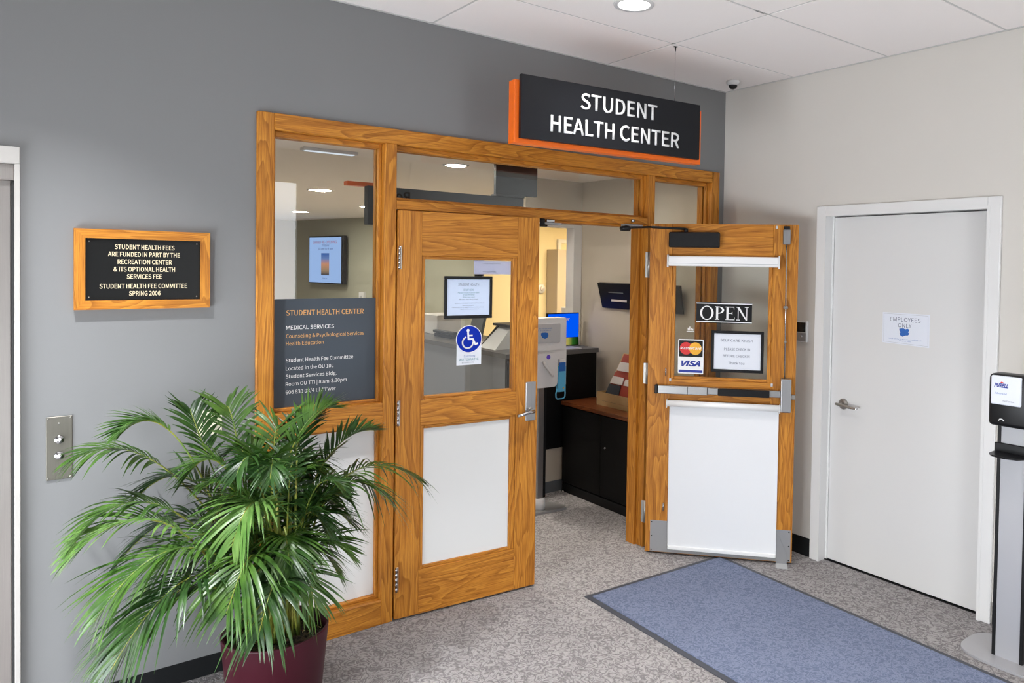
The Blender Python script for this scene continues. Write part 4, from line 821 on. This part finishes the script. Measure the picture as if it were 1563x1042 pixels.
# ------------------------------------------------------------ sanitiser stand on the right
PR = (-.38, 0, -90)    # local x = -world y, local y = world x offset from -.38
t = Thing('sanitizer_stand', 'black and silver hand sanitizer stand right of the white door', 'sanitizer stand', PR, (2.20, .1, 0))
t.part('base_plate', MB().prismz([(2.20 + .232 * math.copysign(abs(math.cos(R_(a))) ** .62, math.cos(R_(a))), .10 + .165 * math.copysign(abs(math.sin(R_(a))) ** .62, math.sin(R_(a)))) for a in range(0, 360, 8)], .001, .012), 'silver_panel')
t.part('post_edge', MB().box(2.118, 2.134, .03, .075, .012, 1.16, .002), 'black_metal'); t.part('post_edge', MB().box(2.246, 2.262, .03, .075, .012, 1.16, .002), 'black_metal')
t.part('post_panel', MB().box(2.134, 2.246, .035, .070, .012, 1.16), 'silver_panel')
head = t.part('dispenser', MB().box(2.096, 2.285, -.035, .075, 1.133, 1.382, .022, 4, True), 'black_plastic', label='black dispenser housing')
t.part('front_cover', MB().box(2.112, 2.250, -.043, -.020, 1.238, 1.374, .007, 3), 'paper', label='white front cover')
t.text('PURELL', 2.128, 2.193, 1.321, 1.338, -.0436, 'navy_ink', shear=.3, bold=.02); t.part('red_swoosh', MB().prism([(2.155, 1.342), (2.162, 1.348), (2.175, 1.343), (2.165, 1.341)], -.0438, -.043), 'red_ink')
t.text('Advanced', 2.131, 2.186, 1.288, 1.296, -.0436, 'blue_ink'); t.text('Hand Sanitizer', 2.170, 2.222, 1.255, 1.262, -.0436, 'grey_ink')
t.part('refill_mark', MB().stroke([(2.150, 1.163), (2.156, 1.170), (2.166, 1.170), (2.174, 1.163)], .004, -.0362, -.035), 'white_ink')
t.part('drip_tray', MB().prismz([(2.108, .03), (2.112, -.04), (2.14, -.075), (2.20, -.085), (2.25, -.065), (2.272, -.02), (2.272, .03)], .995, 1.003).box(2.108, 2.272, .022, .034, .995, 1.045, .003), 'black_plastic')

# ------------------------------------------------------------ potted palm
PX, PY = -3.183, -.483
t = Thing('potted_palm', 'green areca palm in a burgundy pot in front of the left sidelight', 'plant', base=(PX, PY, 0))
t.part('pot', MB().lathe([(0, 0), (.150, 0), (.158, .01), (.190, .30), (.199, .352), (.203, .356), (.204, .348)][:0] + [(0, 0), (.165, 0), (.172, .008), (.203, .345), (.2035, .352), (.200, .355), (.194, .353), (.190, .30), (.17, .26)], (PX, PY, 0), 'z', 64), 'pot')
sb = MB(); n = 40; rings = 12; vs_ = [(PX, PY, .315)]; fs_ = []
for i in range(1, rings + 1):
    for k in range(n):
        r = .192 * i / rings; q = 2 * math.pi * k / n; vs_.append((PX + r * math.cos(q), PY + r * math.sin(q), .312 + random.uniform(-.006, .010) - .012 * (i / rings) ** 3))
for k in range(n): fs_.append((0, 1 + k, 1 + (k + 1) % n))
for i in range(rings - 1):
    for k in range(n): a = 1 + i * n; fs_.append((a + k, a + n + k, a + n + (k + 1) % n, a + (k + 1) % n))
sb.add(vs_, fs_, True); t.part('soil', sb, 'soil')
mb = MB()
for k in range(90):
    r, q = random.uniform(.03, .18), random.uniform(0, 6.28); x, y = PX + r * math.cos(q), PY + r * math.sin(q); a = random.uniform(0, 6.28); l = random.uniform(.006, .02)
    mb.tube([(x, y, .322), (x + l * math.cos(a), y + l * math.sin(a), .326)], random.uniform(.001, .0022), 5)
t.part('bark_chips', mb, 'kraft', kind='stuff')
WALLY = -.035
def bez(a, b, c, u): return a * (1 - u) ** 2 + b * 2 * u * (1 - u) + c * u * u
def frond(p0, p1, p2, mat, nl=26, L=.24, start=.38, w=.010, droop=.35, ang=50, seed=0, updn=0.0):
    """one arching frond: rachis from p0 over p1 to p2 with paired narrow leaflets"""
    rnd = random.Random(seed); p0, p1, p2 = Vector(p0), Vector(p1), Vector(p2); N = 22
    pts = [bez(p0, p1, p2, i / N) for i in range(N + 1)]
    for p in pts: p.y = min(p.y, WALLY)
    rach = MB().tube(pts, [.0042 * (1 - .75 * i / N) + .0006 for i in range(N + 1)], 6)
    mb = MB()
    for k in range(nl):
        u = start + (1 - start) * (k + .5) / nl; c = bez(p0, p1, p2, u); tg = (bez(p0, p1, p2, min(1, u + .02)) - bez(p0, p1, p2, u - .02)).normalized()
        side = tg.cross(Vector((0, 0, 1)));
        if side.length < .25: side = tg.cross(Vector((0.3, 1, 0)))
        side.normalize(); upv = side.cross(tg).normalized()
        f = (k + .5) / nl; ln = L * (0.45 + 1.1 * math.sin(math.pi * min(1, .18 + f * .86))) / 1.5 * rnd.uniform(.85, 1.15)
        for sg in (-1, 1):
            a = R_(ang * (1 - .45 * f) + rnd.uniform(-8, 8)); d = (tg * math.cos(a) + side * sg * math.sin(a) + upv * (.22 + updn)).normalized()
            wv = tg.cross(d).cross(d).normalized() * w * rnd.uniform(.8, 1.15)
            nrm = d.cross(wv).normalized(); S = 6; vv = []; ff = []
            dr = droop * rnd.uniform(.6, 1.5)
            for i in range(S + 1):
                s_ = i / S; q = c + d * ln * s_ + Vector((0, 0, -1)) * dr * ln * s_ * s_
                ww = (.35 + 1.5 * s_) if s_ < .35 else (.875 if s_ < .5 else .875 * (1 - ((s_ - .5) / .5) ** 1.6))
                e = wv * max(ww, .02) * .5 * 1.15
                vv += [q - e, q + nrm * .18 * e.length, q + e]
            for v in vv: v.y = min(v.y, WALLY + .005)
            for i in range(S): b_ = i * 3; ff += [(b_, b_ + 1, b_ + 4, b_ + 3), (b_ + 1, b_ + 2, b_ + 5, b_ + 4)]
            mb.add(vv, ff, True)
    fo = t.part('frond', mb, mat); t.part('rachis', rach, 'cane', parent=fo)
#FRONDS#
FR = [
 # target points: (control), (tip), material, leaflets, length
 ((-3.55, -.25, 1.30), (-3.86, -.30, 1.10), 'leaf', 24, .17, .55, .5),
 ((-3.50, -.35, 1.45), (-3.72, -.42, 1.20), 'leaf', 22, .15, .62, .2),
 ((-3.46, -.30, 1.22), (-3.45, -.22, 1.24), 'leaf_dark', 22, .15, .55, .2),
 ((-3.62, -.40, 1.25), (-3.87, -.42, .80), 'leaf', 28, .18, .45, .35),
 ((-3.55, -.50, 1.15), (-3.88, -.50, .80), 'leaf_light', 28, .20, .42, .35),
 ((-3.52, -.62, 1.10), (-3.82, -.70, .64), 'leaf', 30, .24, .38, .45),
 ((-3.48, -.70, 1.00), (-3.78, -.78, .50), 'leaf_dark', 28, .24, .38, .5),
 ((-3.50, -.60, .95), (-3.82, -.62, .36), 'leaf', 26, .24, .4, .5),
 ((-3.40, -.50, 1.10), (-3.66, -.52, .62), 'leaf', 26, .22, .4, .5),
 ((-3.38, -.30, 1.20), (-3.62, -.16, .90), 'leaf_dark', 26, .20, .4, .4),
 ((-3.36, -.22, 1.10), (-3.70, -.14, .62), 'leaf_dark', 24, .20, .4, .4),
 ((-3.34, -.45, 1.30), (-3.50, -.40, 1.00), 'leaf', 26, .18, .45, .3),
 ((-3.30, -.28, 1.38), (-3.32, -.20, 1.22), 'leaf', 22, .16, .5, .2),
 ((-3.24, -.55, 1.20), (-3.40, -.70, .80), 'leaf_light', 26, .22, .4, .5),
 ((-3.28, -.70, 1.00), (-3.45, -.85, .62), 'leaf', 24, .22, .4, .6),
 ((-3.22, -.72, .85), (-3.36, -.90, .52), 'leaf_dark', 22, .20, .4, .6),
 ((-3.20, -.35, 1.35), (-3.10, -.30, 1.10), 'leaf', 24, .18, .45, .3),
 ((-3.16, -.45, 1.30), (-2.92, -.42, 1.22), 'leaf', 24, .16, .55, .1),
 ((-3.14, -.40, 1.22), (-2.98, -.34, 1.16), 'leaf_dark', 22, .14, .5, .15),
 ((-3.05, -.45, 1.18), (-2.74, -.42, 1.10), 'leaf_dark', 24, .15, .55, .1),
 ((-3.00, -.46, 1.20), (-2.56, -.46, .86), 'leaf', 22, .22, .55, .6),
 ((-3.05, -.50, 1.12), (-2.72, -.45, .82), 'leaf', 22, .24, .5, .8),
 ((-3.08, -.45, 1.05), (-2.86, -.35, .86), 'leaf_dark', 22, .18, .4, .3),
 ((-3.10, -.35, .95), (-2.88, -.25, .75), 'leaf_dark', 20, .16, .4, .2),
 ((-3.12, -.55, .90), (-2.92, -.62, .62), 'leaf', 20, .17, .4, .3),
 ((-3.14, -.40, 1.15), (-3.06, -.30, .80), 'leaf_dark', 26, .18, .3, .4),
 ((-3.22, -.30, 1.05), (-3.25, -.15, .70), 'leaf_dark', 26, .18, .3, .4),
 ((-3.30, -.38, .95), (-3.46, -.25, .55), 'leaf_dark', 26, .20, .3, .4),
 ((-3.20, -.60, .85), (-3.10, -.75, .50), 'leaf', 22, .18, .35, .5),
 ((-3.26, -.45, .90), (-3.40, -.45, .62), 'leaf', 26, .20, .3, .5),
 ((-3.18, -.42, 1.18), (-3.20, -.48, 1.02), 'leaf', 26, .18, .3, .35),
 ((-3.28, -.40, 1.10), (-3.34, -.42, .86), 'leaf', 26, .18, .3, .4),
 ((-3.10, -.42, 1.12), (-3.00, -.45, .95), 'leaf', 26, .17, .35, .35),
]
for k, (c_, e_, m_, nl, L_, st, dr) in enumerate(FR):
    q = 2.4 * k; r = .03 + .07 * ((k * 37) % 10) / 10
    frond((PX + r * math.cos(q), PY + r * math.sin(q), .32), c_, e_, m_, nl=int(nl * 1.1), L=L_ * 1.12, start=st, droop=dr, seed=k, w=.0125)
rq = random.Random(11)
for k in range(30):          # the dense inner crown: short arching fronds round the canes
    q = R_(rq.uniform(100, 440)); reach = rq.uniform(.16, .40); zt = rq.uniform(.62, 1.12)
    ex, ey = PX + reach * math.cos(q) - (.05 if k % 2 else 0), PY + .75 * reach * math.sin(q)
    frond((PX + rq.uniform(-.07, .07), PY + rq.uniform(-.06, .06), .32), (PX + .35 * (ex - PX), PY + .35 * (ey - PY), zt + rq.uniform(.08, .22)), (ex, min(ey, -.10), zt - rq.uniform(.02, .2)), ('leaf_dark', 'leaf', 'leaf_dark', 'leaf')[k % 4], nl=28, L=rq.uniform(.14, .2), start=rq.uniform(.35, .5), droop=rq.uniform(.25, .5), seed=100 + k, w=.0105)
for k in range(14):
    q = 1.7 * k; r = .02 + .008 * k; x, y = PX + r * math.cos(q) + .02, PY + r * math.sin(q) * .7; h = random.uniform(.75, 1.05)
    t.part('cane', MB().tube([(x, y, .31), (x + random.uniform(-.02, .03), y, .31 + h * .4), (x + random.uniform(-.04, .04), y + .02, h)], [.009, .007, .004], 8), 'cane')
